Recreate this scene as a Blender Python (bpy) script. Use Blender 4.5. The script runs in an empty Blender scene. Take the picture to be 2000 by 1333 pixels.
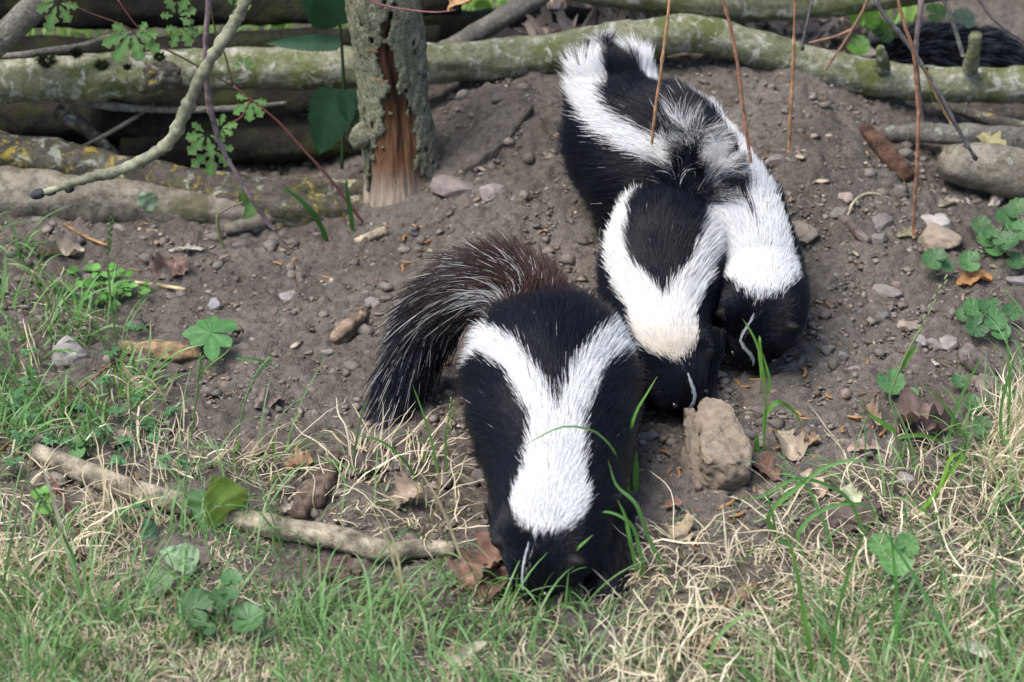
import bpy, bmesh, math, random
import numpy as np
from mathutils import Vector, Matrix, kdtree

R = math.radians
rng = np.random.default_rng(7)
random.seed(7)
scene = bpy.context.scene
COL = scene.collection

# ---------------------------------------------------------------- camera, sky, sun, exposure
PITCH = R(30.0)
CAMD = 2.6
CAM = np.array([0.0, -CAMD * math.cos(PITCH), CAMD * math.sin(PITCH)])
LENS = 92.0
FPX = LENS / 36.0 * 2000.0
cd = bpy.data.cameras.new('camera')
cam = bpy.data.objects.new('camera', cd)
COL.objects.link(cam)
cam.location = CAM
cam.rotation_euler = (math.pi / 2 - PITCH, 0, 0)
cd.lens = LENS
cd.sensor_width = 36.0
cd.clip_start = 0.05
cd.clip_end = 400
cd.dof.use_dof = True
cd.dof.focus_distance = 2.44
cd.dof.aperture_fstop = 7.0
scene.camera = cam

SUN_EL, SUN_AZ = R(64), R(-118)          # azimuth measured from +Y (behind the fence) towards +X
w = bpy.data.worlds.new('World')
scene.world = w
w.use_nodes = True
nt = w.node_tree
bg = nt.nodes['Background']
sky = nt.nodes.new('ShaderNodeTexSky')
sky.sky_type = 'NISHITA'
sky.sun_disc = False
sky.sun_elevation = SUN_EL
sky.sun_rotation = SUN_AZ
sky.dust_density = 2.5
sky.air_density = 1.0
nt.links.new(sky.outputs[0], bg.inputs[0])
bg.inputs[1].default_value = 0.13
sd = bpy.data.lights.new('sun', 'SUN')
sun = bpy.data.objects.new('sun', sd)
COL.objects.link(sun)
sdir = Vector((math.sin(SUN_AZ) * math.cos(SUN_EL), math.cos(SUN_AZ) * math.cos(SUN_EL), math.sin(SUN_EL)))
sun.rotation_euler = sdir.to_track_quat('Z', 'Y').to_euler()
sun.location = sdir * 5
sd.energy = 2.5
sd.angle = R(36)
sd.color = (1.0, 0.965, 0.91)
vs = scene.view_settings
vs.view_transform = 'Standard'
vs.look = 'None'
vs.exposure = 0.90
vs.gamma = 1.0
scene.cycles.use_denoising = True
scene.cycles.max_bounces = 6
scene.cycles.adaptive_threshold = 0.02
scene.cycles.transparent_max_bounces = 8
scene.render.hair_type = 'STRAND'

# ---------------------------------------------------------------- noise
def _hash(ix, iy, iz, seed):
    h = (ix.astype(np.int64) * 374761393 + iy.astype(np.int64) * 668265263 + iz.astype(np.int64) * 2147483647 + seed * 144665) & 0xFFFFFFFF
    h = ((h ^ (h >> 13)) * 1274126177) & 0xFFFFFFFF
    h = ((h ^ (h >> 15)) * 2246822519) & 0xFFFFFFFF
    return ((h ^ (h >> 16)) & 0xFFFFFF) / float(0xFFFFFF)

def vnoise(x, y, z=0.0, seed=0):
    x, y, z = np.broadcast_arrays(np.asarray(x, float), np.asarray(y, float), np.asarray(z, float))
    fx, fy, fz = np.floor(x), np.floor(y), np.floor(z)
    tx, ty, tz = x - fx, y - fy, z - fz
    tx, ty, tz = [t * t * t * (t * (t * 6 - 15) + 10) for t in (tx, ty, tz)]
    r = 0
    for dx in (0, 1):
        for dy in (0, 1):
            for dz in (0, 1):
                wgt = (tx if dx else 1 - tx) * (ty if dy else 1 - ty) * (tz if dz else 1 - tz)
                r = r + wgt * _hash(fx + dx, fy + dy, fz + dz, seed)
    return r * 2 - 1

def fbm(x, y, z=0.0, seed=0, octv=4, gain=0.5):
    a, s, f = 1.0, 0.0, 1.0
    for o in range(octv):
        s = s + a * vnoise(np.asarray(x) * f, np.asarray(y) * f, np.asarray(z) * f, seed + o * 17)
        a *= gain
        f *= 2.03
    return s

def ss(x, a, b):
    t = np.clip((np.asarray(x, float) - a) / (b - a), 0, 1)
    return t * t * (3 - 2 * t)

# ---------------------------------------------------------------- terrain height and pixel helpers (photo pixels -> places on the ground)
def H(x, y):
    x = np.asarray(x, float); y = np.asarray(y, float)
    m = 0.10 * ss(y, -0.08, 0.42) * ss(x, -0.24, 0.02) * (1 - 0.75 * ss(x, 0.30, 0.52) * ss(y, 0.0, 0.3))
    m = m * (1 - ss(y, 0.5, 0.9))
    near = np.exp(-(np.maximum(np.abs(x) - 1.2, 0) ** 2 + np.maximum(np.abs(y) - 1.2, 0) ** 2))
    n = 0.008 * vnoise(x * 5, y * 5, 0, 3) + 0.0045 * vnoise(x * 16, y * 16, 0, 5)
    return m + n * near

def ray(u, v):
    f = np.array([0, math.cos(PITCH), -math.sin(PITCH)])
    up = np.array([0, math.sin(PITCH), math.cos(PITCH)])
    d = f + np.array([1.0, 0, 0]) * (u - 1000.0) / FPX + up * (666.5 - v) / FPX
    return d

def G(u, v, h=0.0):
    d = ray(u, v)
    z = h
    for _ in range(12):
        t = (z - CAM[2]) / d[2]
        p = CAM + d * t
        z = 0.5 * z + 0.5 * (float(H(p[0], p[1])) + h)
    return Vector((p[0], p[1], float(H(p[0], p[1])) + h))

def P(u, v, y):
    d = ray(u, v)
    t = (y - CAM[1]) / d[1]
    return Vector(CAM + d * t)

def px(p):                                # metres per photo pixel at a point
    return float((Vector(p) - Vector(CAM)).length) / FPX

# ---------------------------------------------------------------- object helpers
def tag(o, label=None, cat=None, group=None, kind=None):
    if label: o['label'] = label
    if cat: o['category'] = cat
    if group: o['group'] = group
    if kind: o['kind'] = kind
    return o

def empty(name, loc=(0, 0, 0)):
    o = bpy.data.objects.new(name, None)
    o.empty_display_size = 0.02
    COL.objects.link(o)
    o.location = loc
    return o

def setcol(me, col):
    """per-vertex colour variation of the thing itself"""
    a = me.attributes.new('col', 'FLOAT_COLOR', 'POINT')
    n = len(me.vertices)
    c = np.ones((n, 4), np.float32)
    c[:, :3] = np.asarray(col, np.float32)
    a.data.foreach_set('color', c.ravel())

def mesh(name, V, Fc, mat, parent=None, col=None, smooth=True, origin=None):
    V = np.asarray(V, float).reshape(-1, 3)
    if origin is None:
        origin = Vector((float(V[:, 0].mean()), float(V[:, 1].mean()), float(V[:, 2].min())))
    if parent is not None:
        origin = Vector((0, 0, 0)) + parent_world(parent)
    me = bpy.data.meshes.new(name)
    Vl = V - np.array(origin)
    if isinstance(Fc, np.ndarray):
        n, k = Fc.shape
        me.vertices.add(len(Vl)); me.vertices.foreach_set('co', Vl.astype(np.float32).ravel())
        me.loops.add(n * k); me.loops.foreach_set('vertex_index', Fc.astype(np.int32).ravel())
        me.polygons.add(n); me.polygons.foreach_set('loop_start', np.arange(0, n * k, k, dtype=np.int32))
        me.update(calc_edges=True)
    else:
        me.from_pydata([tuple(x) for x in Vl], [], [tuple(int(i) for i in f) for f in Fc])
        me.update()
    if col is not None:
        setcol(me, col)
    if mat is not None:
        me.materials.append(mat)
    if smooth and len(me.polygons):
        me.polygons.foreach_set('use_smooth', np.ones(len(me.polygons), bool))
    o = bpy.data.objects.new(name, me)
    COL.objects.link(o)
    if parent is None:
        o.location = origin
    else:
        o.parent = parent
    return o

def parent_world(p):
    v = Vector((0, 0, 0))
    while p is not None:
        v = v + p.location
        p = p.parent
    return v

def catmull(pts, n):
    p = np.asarray(pts, float)
    if len(p) == 2:
        t = np.linspace(0, 1, n)[:, None]
        return p[0] * (1 - t) + p[1] * t
    p = np.vstack([2 * p[0] - p[1], p, 2 * p[-1] - p[-2]])
    seg = len(p) - 3
    # roughly even spacing by chord length
    L = np.linalg.norm(np.diff(p[1:-1, :3], axis=0), axis=1)
    cum = np.concatenate([[0], np.cumsum(L)])
    q = np.linspace(0, cum[-1], n)
    d = np.maximum(np.linalg.norm(np.diff(p[:, :3], axis=0), axis=1), 1e-9)      # len(p)-1
    k = np.clip(np.searchsorted(cum, q, 'right') - 1, 0, seg - 1)
    t = ((q - cum[k]) / np.maximum(L[k], 1e-9))[:, None]
    v = np.diff(p, axis=0) / d[:, None]
    m = np.zeros_like(p)
    m[1:-1] = (v[:-1] * d[1:, None] + v[1:] * d[:-1, None]) / (d[:-1] + d[1:])[:, None]
    b, c = p[k + 1], p[k + 2]
    mb, mc = m[k + 1] * L[k][:, None], m[k + 2] * L[k][:, None]
    h = t * t
    return (2 * t * h - 3 * h + 1) * b + (t * h - 2 * h + t) * mb + (-2 * t * h + 3 * h) * c + (t * h - h) * mc

def frames(C):
    T = np.gradient(C, axis=0)
    T /= np.linalg.norm(T, axis=1)[:, None] + 1e-12
    ref = np.array([0, 0, 1.0]) if abs(T[0][2]) < 0.9 else np.array([0, 1.0, 0])
    N = np.zeros_like(T)
    n = ref - T[0] * (ref @ T[0]); n /= np.linalg.norm(n)
    for i in range(len(T)):
        n = n - T[i] * (n @ T[i]); n /= np.linalg.norm(n) + 1e-12
        N[i] = n
    return T, N, np.cross(T, N)

def tube(pts, n, seg=12, rough=0.0, rscale=60.0, seed=0, cap=True, iso=1.0):
    """pts rows: x y z r. Closed tapered tube with uneven skin; returns V, F"""
    Q = catmull(pts, n)
    C, r = Q[:, :3], np.maximum(Q[:, 3], 1e-5)
    T, N, B = frames(C)
    th = np.linspace(0, 2 * math.pi, seg, endpoint=False)
    ct, st = np.cos(th), np.sin(th)
    D = N[:, None, :] * ct[None, :, None] + B[:, None, :] * st[None, :, None]
    V = C[:, None, :] + D * r[:, None, None]
    if rough > 0:
        nz = fbm(V[..., 0] * rscale, V[..., 1] * rscale, V[..., 2] * rscale, seed, 4, 0.55)
        V = V + D * (nz * rough * iso * r[:, None])[..., None]
        s_ = np.concatenate([[0], np.cumsum(np.linalg.norm(np.diff(C, axis=0), axis=1))])
        rg_ = fbm(ct[None] * 1.6 + seed, st[None] * 1.6, s_[:, None] * 9, seed + 40, 3) + .6 * fbm(ct[None] * 5 + seed, st[None] * 5, s_[:, None] * 22, seed + 41, 3)
        V = V + D * (rg_ * rough * .9 * r[:, None])[..., None]
    V = V.reshape(-1, 3)
    F = []
    for i in range(n - 1):
        for j in range(seg):
            a = i * seg + j; b = i * seg + (j + 1) % seg
            F.append((a, b, b + seg, a + seg))
    if cap:
        k = len(V)
        V = np.vstack([V, C[0] - T[0] * r[0] * 0.08, C[-1] + T[-1] * r[-1] * 0.08])
        for j in range(seg):
            F.append((k, (j + 1) % seg, j))
            F.append((k + 1, (n - 1) * seg + j, (n - 1) * seg + (j + 1) % seg))
    return V, F

_ICO = {}
def ico(sub):
    if sub not in _ICO:
        bm = bmesh.new()
        bmesh.ops.create_icosphere(bm, subdivisions=sub, radius=1)
        bm.verts.ensure_lookup_table()
        _ICO[sub] = (np.array([v.co[:] for v in bm.verts]), np.array([[v.index for v in f.verts] for f in bm.faces]))
        bm.free()
    return _ICO[sub]

def join(parts):
    V, F, k = [], [], 0
    for v, f in parts:
        v = np.asarray(v); V.append(v)
        F.extend([tuple(i + k for i in q) for q in f]); k += len(v)
    return np.vstack(V), F

# ---------------------------------------------------------------- materials
def newmat(name):
    m = bpy.data.materials.new(name)
    m.use_nodes = True
    t = m.node_tree
    b = t.nodes['Principled BSDF']
    return m, t, b

def nd(t, kind, **kw):
    n = t.nodes.new(kind)
    for k, v in kw.items():
        if k.startswith('i_'):
            n.inputs[k[2:].replace('_', ' ')].default_value = v
        else:
            setattr(n, k, v)
    return n

def noise_tex(t, scale, detail=5, rough=0.6, coord=None, dist=0.0):
    n = nd(t, 'ShaderNodeTexNoise')
    n.inputs['Scale'].default_value = scale
    n.inputs['Detail'].default_value = detail
    n.inputs['Roughness'].default_value = rough
    n.inputs['Distortion'].default_value = dist
    if coord is not None:
        t.links.new(coord, n.inputs['Vector'])
    return n.outputs['Fac']

def ramp(t, fac, stops):
    r = nd(t, 'ShaderNodeValToRGB')
    e = r.color_ramp.elements
    while len(e) < len(stops):
        e.new(0.5)
    for i, (p, c) in enumerate(stops):
        e[i].position = p
        e[i].color = (c[0], c[1], c[2], 1) if not isinstance(c, (int, float)) else (c, c, c, 1)
    t.links.new(fac, r.inputs[0])
    return r.outputs[0]

def mixc(t, fac, a, b, mode='MIX'):
    m = nd(t, 'ShaderNodeMix', data_type='RGBA', blend_type=mode)
    for s, x in ((0, fac), (6, a), (7, b)):
        if hasattr(x, 'is_linked'):
            t.links.new(x, m.inputs[s])
        elif isinstance(x, (int, float)):
            m.inputs[s].default_value = x
        else:
            m.inputs[s].default_value = (x[0], x[1], x[2], 1)
    return m.outputs[2]

def bump(t, b, h, strength=0.5, dist=0.002):
    n = nd(t, 'ShaderNodeBump')
    n.inputs['Strength'].default_value = strength
    n.inputs['Distance'].default_value = dist
    t.links.new(h, n.inputs['Height'])
    t.links.new(n.outputs[0], b.inputs['Normal'])
    return n

def objco(t):
    return nd(t, 'ShaderNodeTexCoord').outputs['Object']

def attr(t, name='col'):
    return nd(t, 'ShaderNodeAttribute', attribute_name=name).outputs['Color']

def spec(b, v, rough):
    b.inputs['Specular IOR Level'].default_value = v
    b.inputs['Roughness'].default_value = rough

def mat_soil():
    m, t, b = newmat('soil')
    c = objco(t)
    n1 = noise_tex(t, 9, 6, 0.62, c)
    n2 = noise_tex(t, 120, 5, 0.7, c)
    n3 = noise_tex(t, 420, 3, 0.7, c)
    base = ramp(t, n1, [(0.3, (0.110, 0.093, 0.077)), (0.52, (0.162, 0.140, 0.119)), (0.75, (0.225, 0.197, 0.170))])
    fine = ramp(t, n2, [(0.28, (0.42, 0.41, 0.40)), (0.5, (1, 1, 1)), (0.72, (1.4, 1.39, 1.37))])
    x = mixc(t, 1.0, base, fine, 'MULTIPLY')
    sp = ramp(t, n3, [(0.66, 0.0), (0.74, 1.0)])
    x = mixc(t, sp, x, (0.36, 0.32, 0.28))
    t.links.new(x, b.inputs['Base Color'])
    spec(b, 0.2, 0.95)
    a = nd(t, 'ShaderNodeMath', operation='ADD')
    t.links.new(n2, a.inputs[0]); t.links.new(n3, a.inputs[1])
    bump(t, b, a.outputs[0], 1.0, 0.005)
    return m

def mat_attr(name, nscale=150, namp=(0.7, 1.25), rough=0.85, sp=0.25, bstr=0.5, bdist=0.001, speck=None, stretch=None):
    """colour from the mesh's own col attribute, broken up by noise"""
    m, t, b = newmat(name)
    c = objco(t)
    if stretch:
        mp = nd(t, 'ShaderNodeMapping')
        mp.inputs['Scale'].default_value = stretch
        t.links.new(c, mp.inputs['Vector']); c = mp.outputs[0]
    n = noise_tex(t, nscale, 6, 0.65, c)
    f = ramp(t, n, [(0.3, (namp[0],) * 3), (0.5, (1, 1, 1)), (0.72, (namp[1],) * 3)])
    x = mixc(t, 1.0, attr(t), f, 'MULTIPLY')
    if speck:
        n2 = noise_tex(t, nscale * 3.1, 3, 0.7, c)
        x = mixc(t, ramp(t, n2, [(0.62, 0.0), (0.68, 1.0)]), x, speck)
    t.links.new(x, b.inputs['Base Color'])
    spec(b, sp, rough)
    bump(t, b, n, bstr, bdist)
    return m

def mat_leaf(name, rough=0.5, sp=0.4, trans=0.35, nscale=90, amp=(0.78, 1.2)):
    m, t, b = newmat(name)
    c = objco(t)
    n = noise_tex(t, nscale, 5, 0.6, c)
    f = ramp(t, n, [(0.3, (amp[0],) * 3), (0.5, (1, 1, 1)), (0.72, (amp[1],) * 3)])
    x = mixc(t, 1.0, attr(t), f, 'MULTIPLY')
    t.links.new(x, b.inputs['Base Color'])
    spec(b, sp, rough)
    bump(t, b, n, 0.35, 0.001)
    tr = nd(t, 'ShaderNodeBsdfTranslucent')
    t.links.new(mixc(t, 1.0, x, (1.15, 1.1, 0.6), 'MULTIPLY'), tr.inputs[0])
    mx = nd(t, 'ShaderNodeMixShader')
    mx.inputs[0].default_value = trans
    t.links.new(b.outputs[0], mx.inputs[1]); t.links.new(tr.outputs[0], mx.inputs[2])
    t.links.new(mx.outputs[0], t.nodes['Material Output'].inputs['Surface'])
    return m

def mat_bark(name, cols, lichen=None, lich_amt=0.62, moss=None, moss_amt=0.6, scale=22, crack=0.5, stretch=None):
    m, t, b = newmat(name)
    c = objco(t)
    if stretch:
        mp = nd(t, 'ShaderNodeMapping')
        mp.inputs['Scale'].default_value = stretch
        t.links.new(c, mp.inputs['Vector']); c = mp.outputs[0]
    n1 = noise_tex(t, scale, 7, 0.65, c, 0.3)
    n2 = noise_tex(t, scale * 6, 5, 0.7, c)
    x = ramp(t, n1, [(0.28, cols[0]), (0.5, cols[1]), (0.72, cols[2])])
    x = mixc(t, 1.0, x, ramp(t, n2, [(0.3, 0.5), (0.5, 1.0), (0.72, 1.4)]), 'MULTIPLY')
    n5 = noise_tex(t, scale * 14, 4, 0.75, c)
    x = mixc(t, ramp(t, n5, [(0.58, 0.0), (0.66, 0.75)]), x, [q * .3 for q in cols[0]])
    if moss:
        n4 = noise_tex(t, scale * 0.8, 6, 0.7, c, 0.6)
        x = mixc(t, ramp(t, n4, [(moss_amt - 0.06, 0.0), (moss_amt + 0.04, 0.85)]), x, moss)
    if lichen:
        for k, lc in enumerate(lichen):
            n3 = noise_tex(t, scale * (1.7 + 0.8 * k), 6, 0.72, c, 0.5 + 0.37 * k)
            x = mixc(t, ramp(t, n3, [(lich_amt - 0.03, 0.0), (lich_amt + 0.03, 0.9)]), x, lc)
    t.links.new(x, b.inputs['Base Color'])
    spec(b, 0.15, 0.9)
    a = nd(t, 'ShaderNodeMath', operation='ADD')
    t.links.new(n1, a.inputs[0]); t.links.new(n2, a.inputs[1])
    bump(t, b, a.outputs[0], 0.8, 0.004 * crack * 2)
    return m

MAT = dict(
    soil=mat_soil(),
    crumb=mat_attr('crumb_soil', 300, (0.7, 1.25)),
    stone=mat_attr('stone', 130, (0.72, 1.22), 0.85, 0.3, 0.7, 0.0015, (0.32, 0.29, 0.26)),
    rock=mat_attr('rock', 90, (0.68, 1.2), 0.95, 0.15, 0.9, 0.003, (0.16, 0.12, 0.09)),
    grass=mat_leaf('grass_blade', 0.42, 0.45, 0.35, 200, (0.85, 1.15)),
    straw=mat_leaf('dry_straw', 0.6, 0.3, 0.25, 200, (0.8, 1.15)),
    leaf=mat_leaf('green_leaf', 0.5, 0.4, 0.3),
    dead=mat_leaf('dead_leaf', 0.75, 0.2, 0.12, 70, (0.55, 1.3)),
    wood=mat_attr('weathered_wood', 85, (0.35, 1.5), 0.95, 0.12, 1.0, 0.005, (0.10, 0.075, 0.055)),
    twig=mat_attr('twig_bark', 160, (0.45, 1.45), 0.7, 0.3, 0.5, 0.0008),
    larva=mat_attr('larva_skin', 200, (0.85, 1.15), 0.35, 0.5, 0.2, 0.0005),
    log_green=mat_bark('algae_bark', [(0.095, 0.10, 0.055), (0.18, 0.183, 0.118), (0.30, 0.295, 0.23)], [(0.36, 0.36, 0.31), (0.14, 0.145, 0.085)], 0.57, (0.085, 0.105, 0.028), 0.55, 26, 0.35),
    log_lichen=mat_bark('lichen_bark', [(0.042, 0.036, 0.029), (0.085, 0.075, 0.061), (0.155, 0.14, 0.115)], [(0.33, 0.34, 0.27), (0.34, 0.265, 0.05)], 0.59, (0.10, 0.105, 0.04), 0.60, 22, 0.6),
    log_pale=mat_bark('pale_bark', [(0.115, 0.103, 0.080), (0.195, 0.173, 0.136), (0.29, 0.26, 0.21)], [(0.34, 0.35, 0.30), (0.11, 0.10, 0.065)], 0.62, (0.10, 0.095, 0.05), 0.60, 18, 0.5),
    log_shade_tone=mat_bark('shade_tone_bark', [(0.010, 0.009, 0.007), (0.020, 0.018, 0.014), (0.040, 0.036, 0.028)], [(0.07, 0.065, 0.025)], 0.66, (0.032, 0.037, 0.012), 0.58, 18, 0.6),  # bark colour darkened to stand in for shade between the logs
    log_grey=mat_bark('grey_bark', [(0.075, 0.07, 0.06), (0.15, 0.138, 0.12), (0.24, 0.222, 0.195)], [(0.28, 0.30, 0.24)], 0.62, (0.08, 0.09, 0.04), 0.62, 40, 0.4),
    post_bark=mat_bark('post_bark', [(0.13, 0.13, 0.082), (0.205, 0.205, 0.14), (0.29, 0.28, 0.205)], [(0.035, 0.033, 0.026), (0.36, 0.36, 0.29)], 0.60, (0.12, 0.135, 0.07), 0.60, 55, 0.6),
    heart=mat_attr('exposed_wood', 170, (0.45, 1.45), 0.9, 0.15, 0.9, 0.003, None, (1, 1, 0.10)),
)
# ================================================================ THE SETTING: ground
def axis(lo, hi, step, far):
    a = list(np.arange(lo, hi + step / 2, step))
    s, x = step, a[-1]
    while x < far:
        s *= 1.25; x += s; a.append(x)
    s, x = step, a[0]
    while x > -far:
        s *= 1.25; x -= s; a.insert(0, x)
    return np.array(a)

gx = axis(-0.66, 0.66, 0.0034, 40)
gy = axis(-0.62, 0.95, 0.0034, 40)
X, Y = np.meshgrid(gx, gy)
Z = H(X, Y)
dens = np.exp(-(np.maximum(np.abs(X) - 0.8, 0) ** 2 + np.maximum(np.abs(Y - 0.1) - 0.9, 0) ** 2) * 8)
cl = np.maximum(fbm(X * 38, Y * 38, 0, 21, 4, 0.6), -0.25)
rid = 1 - np.abs(vnoise(X * 55, Y * 55, 0, 31))
Z = Z + dens * (0.0045 * cl + 0.0030 * rid * rid + 0.0032 * vnoise(X * 110, Y * 110, 0, 33) + 0.0022 * vnoise(X * 190, Y * 190, 0, 35))
nx, ny = len(gx), len(gy)
idx = np.arange(nx * ny).reshape(ny, nx)
Fq = np.stack([idx[:-1, :-1], idx[:-1, 1:], idx[1:, 1:], idx[1:, :-1]], -1).reshape(-1, 4)
ground = mesh('ground', np.stack([X, Y, Z], -1).reshape(-1, 3), Fq, MAT['soil'], origin=Vector((0, 0, 0)))
tag(ground, 'bare grey-brown crumbly soil rising to a low mound under the fence', kind='structure')

# ================================================================ fence logs (woven, stacked between stakes)
def path(pts):
    out = []
    for u, v, y, r in pts:
        p = P(u, v, y)
        out.append((p.x, p.y, p.z, r * px(p)))
    return out

def log(name, label, pts, mat, n=90, seg=28, rough=0.09, rs=45, seed=1, cat='log', group=None, parent=None):
    V, F = tube(path(pts), n, seg, rough, rs, seed)
    o = mesh(name, V, F, MAT[mat], parent)
    if parent is None:
        tag(o, label, cat, group)
    return o

GL = 'logs and branches laid along the fence'
a = empty('fence_log', P(100, 195, .36))
tag(a, 'thick green-grey log at upper left with a broken knobbly end', 'log', GL)
log('bark', None, [(-160, 165, .36, 44), (0, 156, .36, 43), (120, 152, .36, 43), (230, 150, .36, 42), (300, 150, .358, 37), (338, 152, .356, 26)], 'log_green', 110, 32, 0.10, 40, 4, parent=a)
# knobbly broken end
kn = []
for (u, v, r, k) in [(318, 150, 30, 0), (335, 142, 17, 1), (338, 162, 18, 2), (322, 168, 18, 3), (304, 140, 22, 4), (290, 160, 26, 5)]:
    p = P(u, v, .345); iv, jf = ico(3)
    d = iv * (r * px(p)) * np.array([1.1, .9, .8])
    d = d * (1 + 0.28 * fbm(iv[:, 0] * 2.5 + k * 9, iv[:, 1] * 2.5, iv[:, 2] * 2.5, 50 + k, 4)[:, None])
    kn.append((d + np.array(p), jf))
V, F = join(kn)
mesh('broken_end', V, F, MAT['log_lichen'], a)
# tufts of dark moss on it
for (u, v, r) in [(92, 120, 20), (200, 128, 15), (249, 132, 8), (312, 112, 12), (150, 105, 12)]:
    p = P(u, v, .325); n = 420
    q = rng.normal(0, 1, (n, 3)); q /= np.linalg.norm(q, axis=1)[:, None]
    q[:, 1] = -abs(q[:, 1]); q[:, 2] = q[:, 2] * .8 + .2
    rr = r * px(p)
    base = np.array(p) + q * rr * rng.uniform(.3, .8, (n, 1))
    tip = base + (q + rng.normal(0, .5, (n, 3))) * rr * .45
    sd_ = np.cross(q, rng.normal(0, 1, (n, 3))); sd_ /= np.linalg.norm(sd_, axis=1)[:, None]
    V = np.stack([base - sd_ * .0007, base + sd_ * .0007, tip], 1).reshape(-1, 3)
    o = mesh('moss_tuft', V, np.arange(n * 3).reshape(n, 3), MAT['leaf'], a, col=np.repeat(np.array([0.028, 0.04, 0.012]) * rng.uniform(.6, 1.6, (n, 1)), 3, 0), smooth=False)
    o['kind'] = 'stuff'

b = empty('bent_fence_log', P(1000, 150, .42))
tag(b, 'long bent green-grey log passing behind the stake and arching over the soil mound', 'log', GL)
log('bark', None, [(150, 146, .415, 36), (400, 135, .415, 39), (690, 128, .41, 39), (850, 123, .41, 37), (1000, 113, .415, 38), (1150, 93, .42, 38), (1270, 73, .43, 39), (1345, 66, .435, 38), (1430, 82, .435, 36), (1550, 116, .435, 35), (1700, 150, .435, 34), (1850, 165, .435, 33), (2000, 163, .435, 33), (2200, 155, .435, 33)], 'log_green', 260, 32, 0.085, 42, 11, parent=b)
log('broken_stub', None, [(1896, 135, .42, 15), (1901, 105, .405, 13), (1906, 68, .40, 11)], 'log_green', 24, 14, 0.15, 80, 5, parent=b)
log('broken_stub', None, [(1724, 135, .42, 14), (1722, 112, .41, 12), (1719, 92, .405, 7)], 'log_green', 24, 14, 0.15, 80, 6, parent=b)

log('fence_log', 'mossy grey log across the top edge above the three skunks', [(1040, -45, .55, 32), (1180, -18, .53, 32), (1300, -2, .52, 32), (1450, 8, .52, 36), (1600, 2, .52, 33), (1760, -18, .52, 32), (2000, -50, .52, 32)], 'log_green', 120, 28, .1, 40, 13, group=GL)
log('fence_log', 'black mossy log in deep shade right of the stake', [(700, 62, .60, 30), (820, 54, .60, 30), (1000, 50, .60, 30), (1200, 46, .60, 28), (1400, 44, .60, 24), (1560, 44, .60, 16)], 'log_shade_tone', 110, 24, .1, 40, 14, group=GL)
log('slanting_branch', 'dark grey branch slanting up from behind the bent log beside the stake', [(820, 120, .455, 17), (900, 82, .47, 19), (975, 38, .49, 21), (1050, -8, .51, 22), (1120, -60, .53, 22)], 'log_grey', 60, 20, .07, 60, 15, 'branch', GL)
log('slanting_branch', 'smooth grey branch slanting across the top left corner', [(-90, 140, .30, 25), (-10, 85, .30, 26), (45, 35, .30, 27), (110, -35, .30, 27), (190, -120, .30, 27)], 'log_grey', 60, 22, .06, 50, 16, 'branch', GL)
log('fence_log', 'shaded log with pale lichen at the very top left', [(-160, 12, .56, 38), (60, 14, .56, 38), (300, 18, .55, 37), (520, 12, .53, 34), (720, 8, .52, 32), (900, 0, .52, 28)], 'log_shade_tone', 120, 24, .12, 36, 17, group=GL)
log('fence_log', 'thin dark log just below the bright gap at upper left', [(-160, 100, .52, 26), (60, 96, .52, 26), (250, 100, .52, 24), (480, 86, .50, 24), (680, 78, .49, 22), (860, 74, .5, 20)], 'log_shade_tone', 120, 24, .12, 36, 18, group=GL)
log('fence_log', 'dark shaded log behind the lichen-spotted log on the left', [(-160, 236, .43, 42), (100, 238, .43, 42), (300, 246, .43, 40), (520, 258, .43, 38), (700, 262, .43, 34)], 'log_shade_tone', 120, 24, .14, 36, 19, group=GL)
log('fence_log', 'brown log coloured dark as if shaded, low behind the others left of the stake', [(240, 300, .40, 30), (400, 290, .40, 32), (560, 280, .40, 34), (720, 270, .40, 36)], 'log_shade_tone', 80, 24, .14, 36, 29, group=GL)  # given the darkened bark so that this gap reads as shade
log('fence_log', 'lichen-spotted brown log sloping down to the stake', [(-160, 270, .325, 37), (0, 292, .32, 37), (120, 314, .315, 36), (260, 344, .308, 35), (400, 370, .300, 34), (560, 382, .298, 34), (720, 384, .300, 31)], 'log_lichen', 160, 30, .13, 40, 20, group=GL)
log('fence_log', 'thick pale tan log on the ground at the left edge', [(-160, 372, .276, 54), (0, 380, .275, 53), (120, 386, .272, 50), (240, 394, .270, 45), (340, 404, .268, 36), (460, 416, .268, 26), (560, 424, .270, 16)], 'log_pale', 140, 30, .08, 40, 21, group=GL)
log('fence_log', 'rough brown log on the ground ending at the stake foot', [(200, 392, .290, 30), (330, 400, .285, 36), (450, 410, .278, 34), (600, 412, .276, 33), (740, 408, .285, 30)], 'log_lichen', 90, 28, .15, 48, 22, group=GL)
log('thin_branch', 'thin bluish-grey branch lying along the top of the left log', [(-40, 114, .335, 6), (40, 108, .335, 7), (100, 100, .335, 8), (160, 90, .34, 6), (220, 70, .36, 4), (300, 62, .38, 3)], 'log_grey', 60, 10, .12, 120, 23, 'branch', GL)
log('thin_branch', 'thin grey branch under the broken-ended log', [(90, 186, .36, 9), (200, 205, .36, 9), (300, 214, .355, 7), (450, 212, .355, 6), (560, 202, .37, 4)], 'log_grey', 60, 10, .12, 120, 24, 'branch', GL)
log('thin_branch', 'short dark branch sloping down in the gap at the left', [(110, 215, .385, 13), (165, 250, .375, 13), (225, 305, .365, 11)], 'log_lichen', 30, 14, .12, 90, 25, 'branch', GL)
log('thin_branch', 'slim pale twig in the dark gap', [(150, 292, .35, 3.5), (195, 270, .35, 4), (270, 226, .365, 4), (300, 205, .38, 3)], 'log_pale', 30, 8, .12, 120, 26, 'branch', GL)  # same pale bark along its whole length
log('cut_stick', 'short pale cut stick against the rough brown log', [(440, 450, .225, 13), (480, 440, .23, 13), (530, 430, .24, 12)], 'log_pale', 24, 14, .1, 90, 27, 'stick')
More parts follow.
